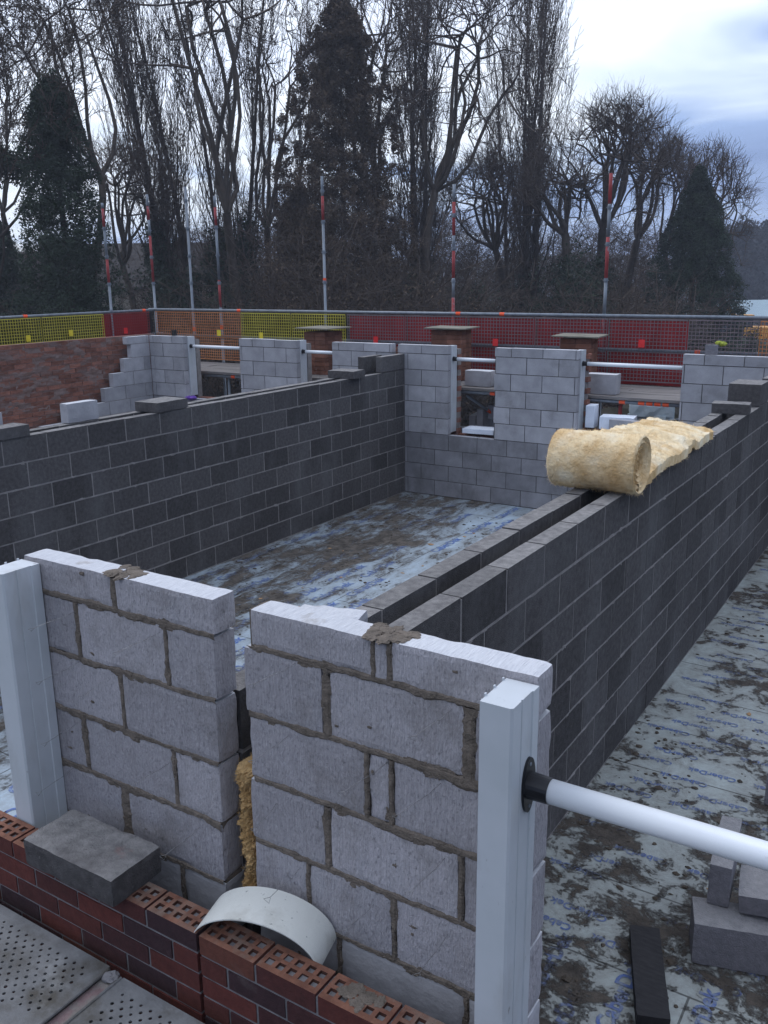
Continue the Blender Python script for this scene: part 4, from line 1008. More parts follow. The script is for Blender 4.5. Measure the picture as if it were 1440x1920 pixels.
# red sheeting hanging below the guards down to the boards
mb = MB(); vs = []
for i in range(60):
    for j in range(5): vs.append((-7.3 + 5.75 * i / 59, SY + .03 + .02 * noise.noise(Vector((i * .35, j * .6, 3))), 1.52 + .10 * j / 4))
mb.add(vs, [(i * 5 + j, (i + 1) * 5 + j, (i + 1) * 5 + j + 1, i * 5 + j + 1) for i in range(59) for j in range(4)])
mb.box((-7.3, SY + .06, 1.52), (-1.55, SY + .09, 1.62))
tag(mb.build('toe_board', 'redsheet'), 'dark red toe board strip along the foot of the red guards', 'toe board')
mb = MB(); rng = random.Random(9)
for _ in range(3): lump(mb, (-1.02 + rng.uniform(-.05, .05), 10.9 + rng.uniform(-.05, .05), 2.17 + rng.uniform(-.01, .01)), (.05, .05, .03), rng, 2, .4)
tag(mb.build('hi_vis_bundle', 'hivis'), 'small fluorescent yellow bundle behind the grey offcut on the last pier', 'clothing')
tbox((-.86, D + .02, HT + .003), (-.72, D + .09, HT + .12), 'block_offcut', ['greyblock', 'greyblock_top'], 'grey block offcut standing on the far right pier', 'block', 'block offcuts', 0, 40)
tbox((-9.62, D + .02, HT + .003), (-9.55, D + .09, HT + .10), 'block_offcut', ['timber'], 'small brown offcut standing on the leftmost far pier', 'offcut', None, 0, 41)

# ------------------------------------------------------------------ near scaffold boards
def perf_board(x0, x1, y0, y1, z, label, seed):
    rng = random.Random(seed); root = thing('scaffold_deck', label, 'scaffold board', ((x0 + x1) / 2, (y0 + y1) / 2, z), 'perforated near scaffold boards')
    mb = MB(); c = .0205; nx, ny = int((x1 - x0) / c), int((y1 - y0) / c); cx, cy = (x1 - x0) / nx, (y1 - y0) / ny
    for i in range(nx):
        for j in range(ny):
            X, Y = x0 + cx * i, y0 + cy * j; mx_, my_ = X + cx / 2, Y + cy / 2
            dd = min(x1 - mx_, mx_ - x0, (y1 - my_))
            hole = ((i + j) % 2 == 0) and dd > .05 and (noise.noise(Vector((mx_ * 4, my_ * 4, seed))) < .32)
            sq = [(X, Y, z), (X + cx, Y, z), (X + cx, Y + cy, z), (X, Y + cy, z)]
            if not hole: mb.add(sq, [(0, 1, 2, 3)]); continue
            r_ = .0062 * rng.uniform(.8, 1.1); ang = [math.radians(225 + 45 * k) for k in range(8)]
            oc = [(mx_ + r_ * math.cos(a), my_ + r_ * math.sin(a), z) for a in ang]; ob = [(a_, b_, z - .004) for a_, b_, _ in oc]
            vs = sq + oc + ob; fs = []
            for k in range(4):
                o1, o2, o3 = 4 + 2 * k, 4 + 2 * k + 1, 4 + (2 * k + 2) % 8
                fs += [(k, o2, o1), (k, (k + 1) % 4, o2), ((k + 1) % 4, o3, o2)]
            for k in range(8): fs.append((4 + k, 4 + (k + 1) % 8, 12 + (k + 1) % 8, 12 + k))
            mb.add(vs, fs)
    put(mb.build('perforated_top', 'perf'), root)
    e = MB(); e.box((x0, y1 - .012, z - .05), (x1, y1 - .0005, z - .001)); e.box((x0 + .001, y0, z - .05), (x0 + .01, y1 - .013, z - .001)); e.box((x1 - .01, y0, z - .05), (x1 - .001, y1 - .013, z - .001)); put(e.build('edge_channel', 'perf'), root)
    return root
perf_board(-1.75, -.372, -1.55, -.318, .93, 'holed grey scaffold deck in the bottom left corner, left of the pink strip', 3)
perf_board(-.300, .80, -1.55, -.325, .925, 'holed grey scaffold deck right of the pink strip', 4)
root = thing('deck_joint', 'worn pink channel between the two holed scaffold decks', 'scaffold part', (-.336, -.9, .92))
mb = MB(); mb.box((-.366, -1.55, .895), (-.306, -.335, .915), 0); put(mb.build('channel', 'pink'), root)
mb = MB(); mb.tube([(-.366, -1.5, .928), (-.366, -.33, .928)], .006, 8); mb.tube([(-.306, -1.5, .924), (-.306, -.33, .924)], .006, 8); put(mb.build('channel_lips', 'perf'), root)
mb = MB(); lump(mb, (-.338, -.345, .925), (.03, .025, .012), random.Random(1), 2, .6); put(mb.build('mortar_lump', 'mortar_pale'), root)
mb = MB()
mb.tube([(-2.5, -.42, .84), (3, -.42, .84)], .0245, 12); mb.tube([(-2.5, -1.3, .84), (3, -1.3, .84)], .0245, 12)
tag(mb.build('scaffold_tube', 'steel', smooth=True), 'pair of tubes carrying the near holed decks', 'scaffold tube', 'horizontal scaffold tubes')

# ------------------------------------------------------------------ ground, spoil, hill
mb = MB(); n = 60; vs = []
for i in range(n + 1):
    for j in range(n + 1):
        u, v = (i / n * 2 - 1), (j / n * 2 - 1); x = 900 * u * abs(u) ** 1.5 - 5; y = 900 * v * abs(v) ** 1.5 + 20
        dd = math.hypot(x, y - 10); amp = max(0, min(1, (dd - 22) / 30))
        vs.append((x, y, GZ + amp * (.5 * noise.noise(Vector((x * .03, y * .03, 0)))) - .012 * max(0, min(dd - 50, 110))))
mb.add(vs, [(i * (n + 1) + j, (i + 1) * (n + 1) + j, (i + 1) * (n + 1) + j + 1, i * (n + 1) + j + 1) for i in range(n) for j in range(n)])
g = mb.build('ground', 'ground'); g['kind'] = 'structure'
def at(px, py, d): return CAM + (FW + RT * ((px - 720) / FPX) - UP * ((py - 960) / FPX)) * d
def gp(px, d, py=350, z=GZ):
    q = at(px, py, d); return Vector((q.x, q.y, z))
mb = MB(); vs = []; hp = []
for i in range(91):
    a = math.radians(-45 + 110 * i / 90); 
    for j in range(7):
        r_ = 230 + 22 * j; h = (j / 6) ** .8
        zz = -5 + h * (13 + 5 * noise.noise(Vector((i * .12, 0, 4))) + 1.6 * noise.noise(Vector((i * .9, j, 0))))
        vs.append((-r_ * math.sin(a), r_ * math.cos(a), zz))
mb.add(vs, [(i * 7 + j, i * 7 + j + 1, (i + 1) * 7 + j + 1, (i + 1) * 7 + j) for i in range(90) for j in range(6)])
h = mb.build('hills', 'hill', smooth=True); h['kind'] = 'structure'
mb = MB(); rng = random.Random(8)
for _ in range(3): pass
c = gp(1250, 20); lump(mb, (c.x, c.y, GZ), (4.2, 3.0, 2.5), rng, 4, .25); tag(mb.build('spoil_heap', 'ground'), 'low brown heap of soil behind the wide far opening', 'soil heap')
mb = MB(); q = at(1222, 760, 19.2); R_ = Matrix.Rotation(.3, 3, 'Z')
rough_block(mb, (q.x - .45, q.y - .4, q.z - .2), (q.x + .45, q.y + .4, q.z + .14), rng, .1, .05, .03, rot=R_)
mb.box((q.x - .4, q.y - .35, GZ + .2), (q.x + .4, q.y + .35, q.z - .16))
tag(mb.build('wrapped_pack', 'wrap'), 'clear-wrapped pack of pale material beyond the wide far opening', 'pack')

# ------------------------------------------------------------------ trees
def segs_mesh(S, sides=3):
    S = np.array(S, dtype=float); P0, P1 = S[:, 0:3], S[:, 3:6]; r0, r1 = S[:, 6], S[:, 7]
    d = P1 - P0; d /= np.maximum(np.linalg.norm(d, axis=1, keepdims=True), 1e-9)
    ref = np.where(np.abs(d[:, 2:3]) < .9, np.array([[0, 0, 1.]]), np.array([[1., 0, 0]]))
    u = np.cross(d, ref); u /= np.linalg.norm(u, axis=1, keepdims=True); w = np.cross(u, d)
    n = len(S); V = np.empty((n, 2 * sides, 3))
    for k in range(sides):
        a = 2 * math.pi * k / sides; o = u * math.cos(a) + w * math.sin(a)
        V[:, k] = P0 + o * r0[:, None]; V[:, sides + k] = P1 + o * r1[:, None]
    base = (np.arange(n) * 2 * sides)[:, None]
    F = np.concatenate([base + np.array([[k, (k + 1) % sides, sides + (k + 1) % sides, sides + k]]) for k in range(sides)], axis=0)
    return V.reshape(-1, 3), F
def fast_mesh(name, V, F, m_, parent=None):
    me = bpy.data.meshes.new(name); k = F.shape[1]
    me.vertices.add(len(V)); me.vertices.foreach_set('co', V.astype(np.float32).ravel())
    me.loops.add(F.size); me.loops.foreach_set('vertex_index', F.astype(np.int32).ravel())
    me.polygons.add(len(F)); me.polygons.foreach_set('loop_start', np.arange(0, F.size, k, dtype=np.int32)); me.polygons.foreach_set('loop_total', np.full(len(F), k, dtype=np.int32))
    me.update(calc_edges=True); me.materials.append(M[m_])
    o = bpy.data.objects.new(name, me); return link(o, parent)
def grow(S, p, d, L, r, lv, P, rng):
    n = P['n'][lv]; st = L / n; taper = (P['end'][lv]) ** (1 / n); start = P['start'][lv]
    for i in range(n):
        w = P['wob'][lv]; t_ = P['trop'][lv]
        d = (d + Vector((rng.gauss(0, w), rng.gauss(0, w), rng.gauss(0, w) + t_))).normalized()
        q = p + d * st; r1 = r * taper
        S[min(lv, 4)].append((p.x, p.y, p.z, q.x, q.y, q.z, r, r1))
        if lv + 1 < len(P['n']) and (i + 1) / n > start:
            k = P['kids'][lv]; k = int(k) + (rng.random() < k - int(k))
            for _ in range(k):
                ang = P['ang'][lv] * rng.uniform(.65, 1.3); az = rng.uniform(0, 2 * math.pi)
                a = d.orthogonal().normalized(); b = d.cross(a); nd = (d * math.cos(ang) + (a * math.cos(az) + b * math.sin(az)) * math.sin(ang)).normalized()
                f = (i + 1) / n; ll = L * P['ratio'][lv] * (1 - P['fall'][lv] * f) * rng.uniform(.7, 1.2)
                grow(S, q, nd, ll, max(r1 * P['rr'][lv], P['rmin']), lv + 1, P, rng)
        p, r = q, max(r1, P['rmin'])
POPLAR = dict(n=[18, 9, 7, 4], kids=[2.3, 1.15, 1.2], ang=[.45, .40, .45], ratio=[.36, .40, .42], fall=[.45, .4, .4], wob=[.03, .05, .08, .10], trop=[.03, .26, .16, .10], end=[.10, .2, .3, .5], start=[.16, .15, .1, 0], rr=[.34, .45, .6], rmin=.009)
OAK = dict(n=[6, 10, 9, 6, 4], kids=[1.7, 1.3, 1.35, 1.4], ang=[.78, .60, .65, .7], ratio=[1.75, .48, .42, .40], fall=[.3, .35, .4, .3], wob=[.05, .13, .15, .17, .2], trop=[.06, .07, .05, .03, .02], end=[.7, .15, .25, .3, .5], start=[.35, .22, .15, .1, 0], rr=[.62, .5, .55, .6], rmin=.009)
FAN = dict(OAK); FAN.update(n=[5, 10, 8, 6, 4], kids=[3.4, 1.5, 1.6, 1.7], ang=[.58, .45, .5, .6], ratio=[1.75, .36, .40, .42], trop=[.05, .03, .05, .05, .03], start=[.5, .30, .15, .1, 0])
def leaf_cloud(C, R, n, rng, size, seed=0):
    """n small triangles around points C (k,3) with radii R, gathered in clumps"""
    k = len(C); idx = rng.integers(0, k, n); v = rng.normal(size=(n, 3)); v /= np.linalg.norm(v, axis=1, keepdims=True)
    rad = rng.random((n, 1)) ** .5; p = C[idx] + v * rad * R[idx][:, None]
    a = rng.normal(size=(n, 3)); a /= np.linalg.norm(a, axis=1, keepdims=True); b = rng.normal(size=(n, 3)); b -= a * (a * b).sum(1, keepdims=True); b /= np.linalg.norm(b, axis=1, keepdims=True)
    s = size * (0.5 + rng.random((n, 1)))
    V = np.stack([p - a * s, p + a * s * .6 + b * s * .5, p + a * s * .3 - b * s * .6], axis=1).reshape(-1, 3)
    return V, np.arange(3 * n).reshape(n, 3)
def bare_tree(base, height, P, label, seed, r=.28, lean=(0, 0), group='bare winter trees', stems=1, cat='tree', name='bare_tree', ivy=0., seedpods=0, spread=.12):
    rng = random.Random(seed); S = [[] for _ in range(5)]
    root = thing(name, label, cat, base, group)
    for k in range(stems):
        a = rng.uniform(0, 6.28); dd = Vector((lean[0] + (spread * math.cos(a) if stems > 1 else 0), lean[1] + (spread * math.sin(a) if stems > 1 else 0), 1)).normalized()
        grow(S, Vector(base) + Vector((.25 * math.cos(a), .25 * math.sin(a), -.1)) * (1 if stems > 1 else 0), dd, height * P.get('hf', 1) * rng.uniform(.86, 1.), r * rng.uniform(.8, 1), 0, P, rng)
    V, F = segs_mesh(S[0] + S[1], 6); t = fast_mesh('trunk', V - np.array(base), F, 'bark', root)
    V, F = segs_mesh(S[2] + S[3] + S[4], 3); c = fast_mesh('crown', V - np.array(base), F, 'twig', root)
    nr = np.random.default_rng(seed)
    if ivy:
        tr = np.array([s for s in S[0] if s[2] < base[2] + ivy]); C = np.concatenate([tr[:, 0:3], tr[:, 3:6], (tr[:, 0:3] + tr[:, 3:6]) / 2])
        C = np.repeat(C, 4, axis=0) + nr.normal(size=(len(C) * 4, 3)) * .22
        V, F = leaf_cloud(C, .25 + nr.random(len(C)) * .45, int(3200 * ivy), nr, .07); fast_mesh('ivy', V - np.array(base), F, 'ivy', root)
    if seedpods:
        tips = np.array(S[3] + S[4])[:, 3:6]; C = tips[nr.integers(0, len(tips), seedpods)]
        V, F = leaf_cloud(C, np.full(len(C), .10), seedpods * 9, nr, .045); fast_mesh('dead_leaves', V - np.array(base), F, 'brownleaf', root)
    return root, S
def conifer(base, height, rad, label, seed, m_='darkleaf', n=26000, size=.12, group='evergreen trees', power=.75, rag=.35, zlow=.0, name='conifer', irreg=.0):
    root = thing(name, label, 'tree', base, group); nr = np.random.default_rng(seed)
    mb = MB(); mb.tube([(0, 0, 0), (0, 0, height * .93)], [.22, .03], 8); mb.build('trunk', 'bark', root)
    k = 900; t = nr.random(k) ** .85; az = nr.random(k) * 6.283
    env = rad * np.clip(1 - t, 0, 1) ** power * (1 + irreg * np.sin(az * 2 + t * 9)) * (1 + .12 * np.sin(az * 5 + t * 31))
    rr = env * (1 - rag * nr.random(k) ** 2)
    C = np.stack([rr * np.cos(az), rr * np.sin(az), zlow + t * (height - zlow) - .1], axis=1)
    C2 = np.stack([rr * .5 * np.cos(az), rr * .5 * np.sin(az), zlow + t * (height - zlow)], axis=1)
    tipz = height - np.linspace(.05, 1.6, 9); tips = np.stack([0 * tipz, 0 * tipz, tipz], axis=1)
    C = np.concatenate([C, C2, tips]); R = np.concatenate([.14 + .30 * nr.random(k) * (1.25 - t), .3 + .35 * nr.random(k) * (1.2 - t), np.linspace(.06, .3, 9)])
    C[:, 2] += .22 * (C[:, 0] ** 2 + C[:, 1] ** 2) ** .5
    V, F = leaf_cloud(C, R, n, nr, size); fast_mesh('crown', V, F, m_, root)
    return root
# evergreens
conifer(gp(112, 27), 11.45, 1.85, 'tall dark green conifer at the left with a pointed ragged top', 1, n=130000, size=.042, power=.42)
conifer(gp(1311, 42), 10.3, 3.3, 'dark conical conifer at the right end of the tree line', 2, n=150000, size=.05, power=.75, rag=.15)
conifer(gp(643, 37), 16.2, 4.2, 'great brown-green conifer in the middle, narrow at the top', 3, m_='brownleaf', n=240000, size=.05, power=.55, irreg=.10, rag=.40)
conifer(gp(-35, 33), 8.2, 2.3, 'broad dark evergreen cut by the left picture edge', 5, n=30000, size=.075, power=.5)
conifer(gp(560, 40), 9.5, 3.0, 'lower brown conifer left of the great middle one', 7, m_='brownleaf', n=80000, size=.055, power=.6, irreg=.15, rag=.5)
# pine with its needle cushion at the very left edge
base = gp(-30, 30); root, S = bare_tree(base, 9, FAN, 'pine with a dark needle cushion at the left picture edge', 77, .15, name='pine_tree', group='evergreen trees')
nr = np.random.default_rng(3); q = at(-10, 305, 30); C = np.array([[q.x, q.y, q.z]]) + nr.normal(size=(60, 3)) * np.array([.45, .45, .22]); V, F = leaf_cloud(C, np.full(60, .3), 9000, nr, .06)
fast_mesh('needles', V - np.array(base), F, 'darkleaf', root)
# poplars
POP = [(290, 38, 22, 2, (-.04, 0), 'multi-stemmed poplar left of the middle, stems leaning left', 7.0), (345, 40, 21, 1, (-.02, 0), 'poplar standing behind the multi-stemmed one', 5.0), (432, 38, 22, 2, (.0, 0), 'thick poplar trunk left of the brown conifer', 7.0),
       (535, 46, 20, 1, (0, 0), 'slender poplar between the thick trunk and the brown conifer', 0), (765, 42, 22.5, 3, (0, 0), 'dense upright poplar right of the brown conifer', 6.), (1000, 43, 21.5, 3, (.0, 0), 'tall feathery poplar against the open sky at right', 5.), (945, 47, 18, 1, (0, 0), 'shorter poplar left of the feathery one', 0)]
for i, (px, d, h_, st, ln, lab, iv) in enumerate(POP):
    bare_tree(tuple(gp(px, d)), h_, POPLAR, lab, 100 + i, .30, ln, stems=st, name='poplar_tree', ivy=iv, group='bare poplar trees', spread=.06)
# spreading trees: limbs fork towards a domed crown
def dome_tree(px, d, fy, cx_, cy_, rx, ry, label, seed, r=.28, n=(8, 5, 5, 4), group='bare winter trees', ivy=0, pods=0, low=-.25, tw=.010):
    """trunk at px, fork at height fy, crown centred at (cx_, cy_) with half-sizes rx, ry, all seen at distance d"""
    rng = random.Random(seed); base = gp(px, d, fy); fork = at(px, fy, d); cen = at(cx_, cy_, d); k_ = d / FPX; rad = Vector((rx * k_, rx * k_, ry * k_))
    S = [[] for _ in range(5)]
    def bend(p, q, r0, r1, lv, up=.0, ns=5):
        L_ = (q - p).length; a = p; off = Vector((rng.gauss(0, 1), rng.gauss(0, 1), rng.gauss(0, .4))) * L_ * .055; o2 = Vector((rng.gauss(0, 1), rng.gauss(0, 1), rng.gauss(0, 1))) * L_ * .03
        for i in range(ns):
            t = (i + 1) / ns; b = p.lerp(q, t) + off * math.sin(math.pi * t) + o2 * math.sin(2 * math.pi * t) - Vector((0, 0, up * L_ * math.sin(math.pi * t)))
            if i == ns - 1: b = q
            ra = r0 + (r1 - r0) * i / ns; rb = r0 + (r1 - r0) * t
            S[min(lv, 4)].append((a.x, a.y, a.z, b.x, b.y, b.z, ra, rb)); a = b
    bend(base, fork, r, r * .75, 0, 0, 7)
    fr = [.48, .74, .91, 1.0]; jit = [0, .38, .24, .17]; rr_l = [r * .30, r * .15, r * .07, tw]
    def rec(p, dr, lv, r0):
        for c in range(n[lv]):
            if lv == 0:
                az = 2 * math.pi * (c + rng.uniform(-.3, .3)) / n[0]; el = rng.uniform(low, 1.2) if c % 2 else rng.uniform(.5, 1.4)
                dd = Vector((math.cos(az) * math.cos(el), math.sin(az) * math.cos(el), math.sin(el)))
            else: dd = (dr + Vector((rng.gauss(0, 1), rng.gauss(0, 1), rng.gauss(0, 1))) * jit[lv]).normalized()
            f = fr[lv] * rng.uniform(.80, 1.06 + .05 * lv); q = cen + Vector((dd.x * rad.x, dd.y * rad.y, dd.z * rad.z)) * f
            bend(p, q, r0 * rng.uniform(.75, 1), rr_l[lv], lv + 1, .06 if lv == 0 else .0)
            if lv < 3:
                rec(q, dd, lv + 1, rr_l[lv])
                if lv > 0:   # side shoots along the way
                    for _ in range(2):
                        m_ = p.lerp(q, rng.uniform(.3, .9)); e = m_ + (q - p).normalized() * (q - p).length * .25 + Vector((rng.gauss(0, 1), rng.gauss(0, 1), rng.gauss(0, 1))) * (q - p).length * .22
                        bend(m_, e, tw * .9, tw * .6, 4, 0, 3)
            else:
                for _ in range(4):
                    m_ = p.lerp(q, rng.uniform(.3, 1)); e = m_ + dd * rng.uniform(.15, .45) + Vector((rng.gauss(0, .16), rng.gauss(0, .16), rng.gauss(.04, .16))); bend(m_, e, tw * .7, tw * .45, 4, 0, 2)
    rec(fork, Vector((0, 0, 1)), 0, r * .52)
    root = thing('bare_tree', label, 'tree', base, group); B = np.array(base)
    V, F = segs_mesh(S[0] + S[1], 6); fast_mesh('trunk', V - B, F, 'bark', root)
    V, F = segs_mesh(S[2] + S[3] + S[4], 3); fast_mesh('crown', V - B, F, 'twig', root)
    nr = np.random.default_rng(seed)
    if ivy:
        tr = np.array(S[0] + S[1][:15]); C = np.concatenate([tr[:, 0:3], tr[:, 3:6]]); C = C[C[:, 2] < GZ + ivy]; C = np.repeat(C, 8, axis=0); C = C + nr.normal(size=C.shape) * .28
        V, F = leaf_cloud(C, .25 + nr.random(len(C)) * .4, 16000, nr, .07); fast_mesh('ivy', V - B, F, 'ivy', root)
    if pods:
        tips = np.array(S[4])[:, 3:6]; C = tips[nr.integers(0, len(tips), pods)] - np.array([[0, 0, .1]])
        V, F = leaf_cloud(C, np.full(len(C), .09), pods * 9, nr, .04); fast_mesh('dead_leaves', V - B, F, 'brownleaf', root)
    return root
dome_tree(425, 33, 400, 400, 130, 270, 270, 'wide spreading bare tree with dry seed clusters over the left half', 3, .21, (7, 3, 3, 3), pods=500, low=-.1)
dome_tree(190, 31, 330, 120, 110, 150, 190, 'crooked bare tree arching over the pointed dark conifer', 5, .16, (5, 3, 4, 2), pods=350, low=-.3)
dome_tree(815, 38, 360, 870, 190, 175, 230, 'bare tree with long boughs arching right towards the feathery poplar', 6, .21, (8, 4, 4, 4), low=-.5)
dome_tree(1130, 41, 430, 1150, 350, 120, 150, 'round-headed bare tree with ivy-clad lower trunk', 11, .25, (8, 5, 4, 4), ivy=6.5, low=-.35, tw=.008)
dome_tree(1195, 45, 450, 1215, 375, 85, 120, 'bare tree filling the right of the round-headed one', 12, .24, (7, 4, 4, 4), low=-.3)
dome_tree(1245, 48, 470, 1265, 390, 50, 118, 'pale thin bare tree between the round head and the right conifer', 13, .16, (6, 4, 4, 3), low=-.4)
dome_tree(1335, 46, 500, 1335, 430, 72, 140, 'bare tree fanning out behind the right conifer', 14, .22, (8, 4, 5, 3), low=-.6)
dome_tree(1060, 40, 440, 1045, 400, 90, 120, 'leaning ivy-covered tree left of the round-headed one', 15, .24, (7, 4, 4, 3), ivy=6., low=-.4)
dome_tree(5, 40, 400, 10, 260, 110, 160, 'thin bare tree behind the left picture edge', 16, .16, (5, 3, 4, 2), low=-.3)
dome_tree(705, 41, 380, 700, 190, 120, 250, 'tangled bare tree right of the great brown conifer', 18, .22, (7, 4, 4, 4), low=-.5)
dome_tree(500, 42, 430, 520, 230, 110, 230, 'bare tree with dangling seeds between the thick poplar and brown conifer', 19, .2, (6, 3, 4, 3), pods=250, low=-.5)
dome_tree(230, 36, 500, 235, 400, 90, 120, 'low bare tree over the roof of the pale house', 20, .16, (8, 4, 4, 3), low=-.6)
dome_tree(930, 44, 470, 920, 430, 120, 130, 'low bare tree under the arching boughs', 21, .2, (9, 4, 4, 3), low=-.6)
# scrub along the foot of the trees: one mass
nr = np.random.default_rng(5); C = []; T = []
rr_ = random.Random(4)
def scrub_h(px): # height of the mass above the ground along the tree line
    pts = [(-200, 5.2), (20, 5.0), (150, 4.6), (190, 3.2), (270, 3.4), (330, 5.4), (460, 5.8), (520, 7.2), (700, 7.6), (800, 6.6), (880, 4.9), (980, 4.6), (1100, 5.6), (1200, 5.0), (1250, 5.2), (1390, 4.0), (1500, 3.5)]
    for (a, ha), (b, hb) in zip(pts[:-1], pts[1:]):
        if px <= b: return ha + (hb - ha) * (px - a) / (b - a)
    return 3.5
for px in np.arange(-120, 1275, 6.0):
    for k in range(3):
        d = rr_.uniform(31, 44); q = gp(px + rr_.uniform(-10, 10), d, 575)
        hgt = scrub_h(px) * rr_.uniform(.65, 1.05) + .9 * noise.noise(Vector((px * .02, k, 1)))
        for _ in range(6): C.append((q.x + rr_.gauss(0, .5), q.y + rr_.gauss(0, .5), GZ + rr_.random() ** .9 * hgt * .85))
        for _ in range(3):
            a = Vector((q.x + rr_.gauss(0, .6), q.y + rr_.gauss(0, .6), GZ)); dd = Vector((rr_.gauss(0, .2), rr_.gauss(0, .2), 1)).normalized()
            for s_ in range(7):
                dd = (dd + Vector((rr_.gauss(0, .33), rr_.gauss(0, .33), .04))).normalized(); b = a + dd * hgt / 6.0; T.append((a.x, a.y, a.z, b.x, b.y, b.z, .020, .014))
                for _ in range(4):
                    e = b + Vector((rr_.gauss(0, .4), rr_.gauss(0, .4), rr_.uniform(-.15, .5))); T.append((b.x, b.y, b.z, e.x, e.y, e.z, .010, .007))
                a = b
for px in np.arange(-150, 1275, 5.0):   # farther, finer and taller layer of the same thicket
    for k in range(2):
        q = gp(px + rr_.uniform(-10, 10), rr_.uniform(46, 60), 575); hgt = scrub_h(px) * 1.05 + 1.6 + 1.6 * noise.noise(Vector((px * .011, k, 7))) - (2.8 if 170 < px < 280 else 0) - (2.5 if px > 1250 else 0)
        a = Vector((q.x, q.y, GZ)); dd = Vector((rr_.gauss(0, .1), rr_.gauss(0, .1), 1)).normalized()
        for s_ in range(8):
            dd = (dd + Vector((rr_.gauss(0, .16), rr_.gauss(0, .16), .08))).normalized(); b = a + dd * hgt / 7.6; T.append((a.x, a.y, a.z, b.x, b.y, b.z, .035 - .003 * s_, .032 - .003 * s_))
            for _ in range(5):
                e = b + Vector((rr_.gauss(0, .6), rr_.gauss(0, .6), rr_.uniform(.1, .9))); T.append((b.x, b.y, b.z, e.x, e.y, e.z, .014, .009))
                for _ in range(3):
                    h_ = e + Vector((rr_.gauss(0, .35), rr_.gauss(0, .35), rr_.uniform(0, .5))); T.append((e.x, e.y, e.z, h_.x, h_.y, h_.z, .009, .006))
            a = b
C = np.array(C); V, F = leaf_cloud(C, .3 + .4 * nr.random(len(C)), 190000, nr, .06)
o = fast_mesh('undergrowth', V, F, 'brownleaf'); tag(o, 'dark brown scrub massed along the foot of the trees', 'undergrowth', kind='stuff')
V, F = segs_mesh(T, 3); o2 = fast_mesh('scrub_stems', V, F, 'twig'); o2.parent = o
# ivy bank between the trunks
nr = np.random.default_rng(8); C = []
for px, w, hh, d in ((330, 60, 6, 37), (450, 60, 5.5, 36), (870, 80, 5, 40), (1090, 80, 6.5, 39), (740, 60, 5.5, 39), (60, 90, 4.5, 31)):
    for _ in range(60):
        q = gp(px + rr_.gauss(0, w * .5), d + rr_.gauss(0, 1), 575); C.append((q.x, q.y, GZ + rr_.random() * hh))
C = np.array(C); V, F = leaf_cloud(C, .4 + .6 * nr.random(len(C)), 60000, nr, .075)
o = fast_mesh('ivy_undergrowth', V, F, 'ivy'); tag(o, 'dark green ivy and holly massed between the tree trunks', 'undergrowth', kind='stuff')
# distant wooded edge at the right
C = []
for _ in range(330):
    px = rr_.uniform(1330, 1640); d = rr_.uniform(120, 170); top = 4 + 5.5 * (.5 + noise.noise(Vector((px * .02, 0, 0)))) + (px - 1380) * .012
    q = gp(px, d); C.append((q.x, q.y, GZ + 2 + rr_.random() * (top + 3)))
C = np.array(C); V, F = leaf_cloud(C, 1.2 + 1.6 * nr.random(len(C)), 40000, nr, .40)
o = fast_mesh('distant_woods', V, F, 'distantleaf' if 'distantleaf' in M else 'hill'); tag(o, 'bluish distant wood beyond the site at the right edge', 'woods', kind='stuff')

# ------------------------------------------------------------------ houses behind the trees, shed, vehicles
def gable_house(px, d, w, dep, eaves, ridge, label, m_, rz, wins, seed, py=575):
    c = gp(px, d); root = thing('house', label, 'house', c, 'houses behind the trees'); root.rotation_euler = (0, 0, rz)
    mb = MB(); mb.add([(-w / 2, -dep / 2, 0), (w / 2, -dep / 2, 0), (w / 2, dep / 2, 0), (-w / 2, dep / 2, 0), (-w / 2, -dep / 2, eaves), (w / 2, -dep / 2, eaves), (w / 2, dep / 2, eaves), (-w / 2, dep / 2, eaves), (-w / 2, 0, ridge), (w / 2, 0, ridge)],
                      [(0, 1, 5, 4), (2, 3, 7, 6), (1, 2, 6, 9, 5), (3, 0, 4, 8, 7)])
    mb.build('wall', m_, root)
    rf = MB(); o = .35; th = .12
    for s_ in (-1, 1):
        y0 = s_ * (dep / 2 + o); ze = eaves - o * (ridge - eaves) / (dep / 2)
        rf.add([(-w / 2 - o, y0, ze + .02), (w / 2 + o, y0, ze + .02), (w / 2 + o, 0, ridge + .02), (-w / 2 - o, 0, ridge + .02), (-w / 2 - o, y0, ze + th), (w / 2 + o, y0, ze + th), (w / 2 + o, 0, ridge + th + .05), (-w / 2 - o, 0, ridge + th + .05)],
               [(0, 1, 2, 3), (4, 7, 6, 5), (0, 4, 5, 1), (0, 3, 7, 4), (1, 5, 6, 2)])
    r_ = rf.build('roof', 'rooftile', root)
    ch = MB(); ch.box((w * .25, -.3, ridge - .5), (w * .25 + .6, .3, ridge + 1)); ch.build('chimney', 'rooftile', r_)
    for (x, z, ww, hh) in wins:
        f = MB(); y = -dep / 2
        for a, b in (((x - ww / 2 - .06, y - .05, z - .06), (x + ww / 2 + .06, y - .01, z)), ((x - ww / 2 - .06, y - .05, z + hh), (x + ww / 2 + .06, y - .01, z + hh + .06)), ((x - ww / 2 - .06, y - .05, z), (x - ww / 2, y - .01, z + hh)), ((x + ww / 2, y - .05, z), (x + ww / 2 + .06, y - .01, z + hh)), ((x - .03, y - .045, z), (x + .03, y - .012, z + hh))):
            f.box(a, b)
        fo = f.build('window', 'foam', root); p = MB(); p.box((x - ww / 2, y - .03, z), (x + ww / 2, y - .004, z + hh)); p.build('pane', 'glass', fo)
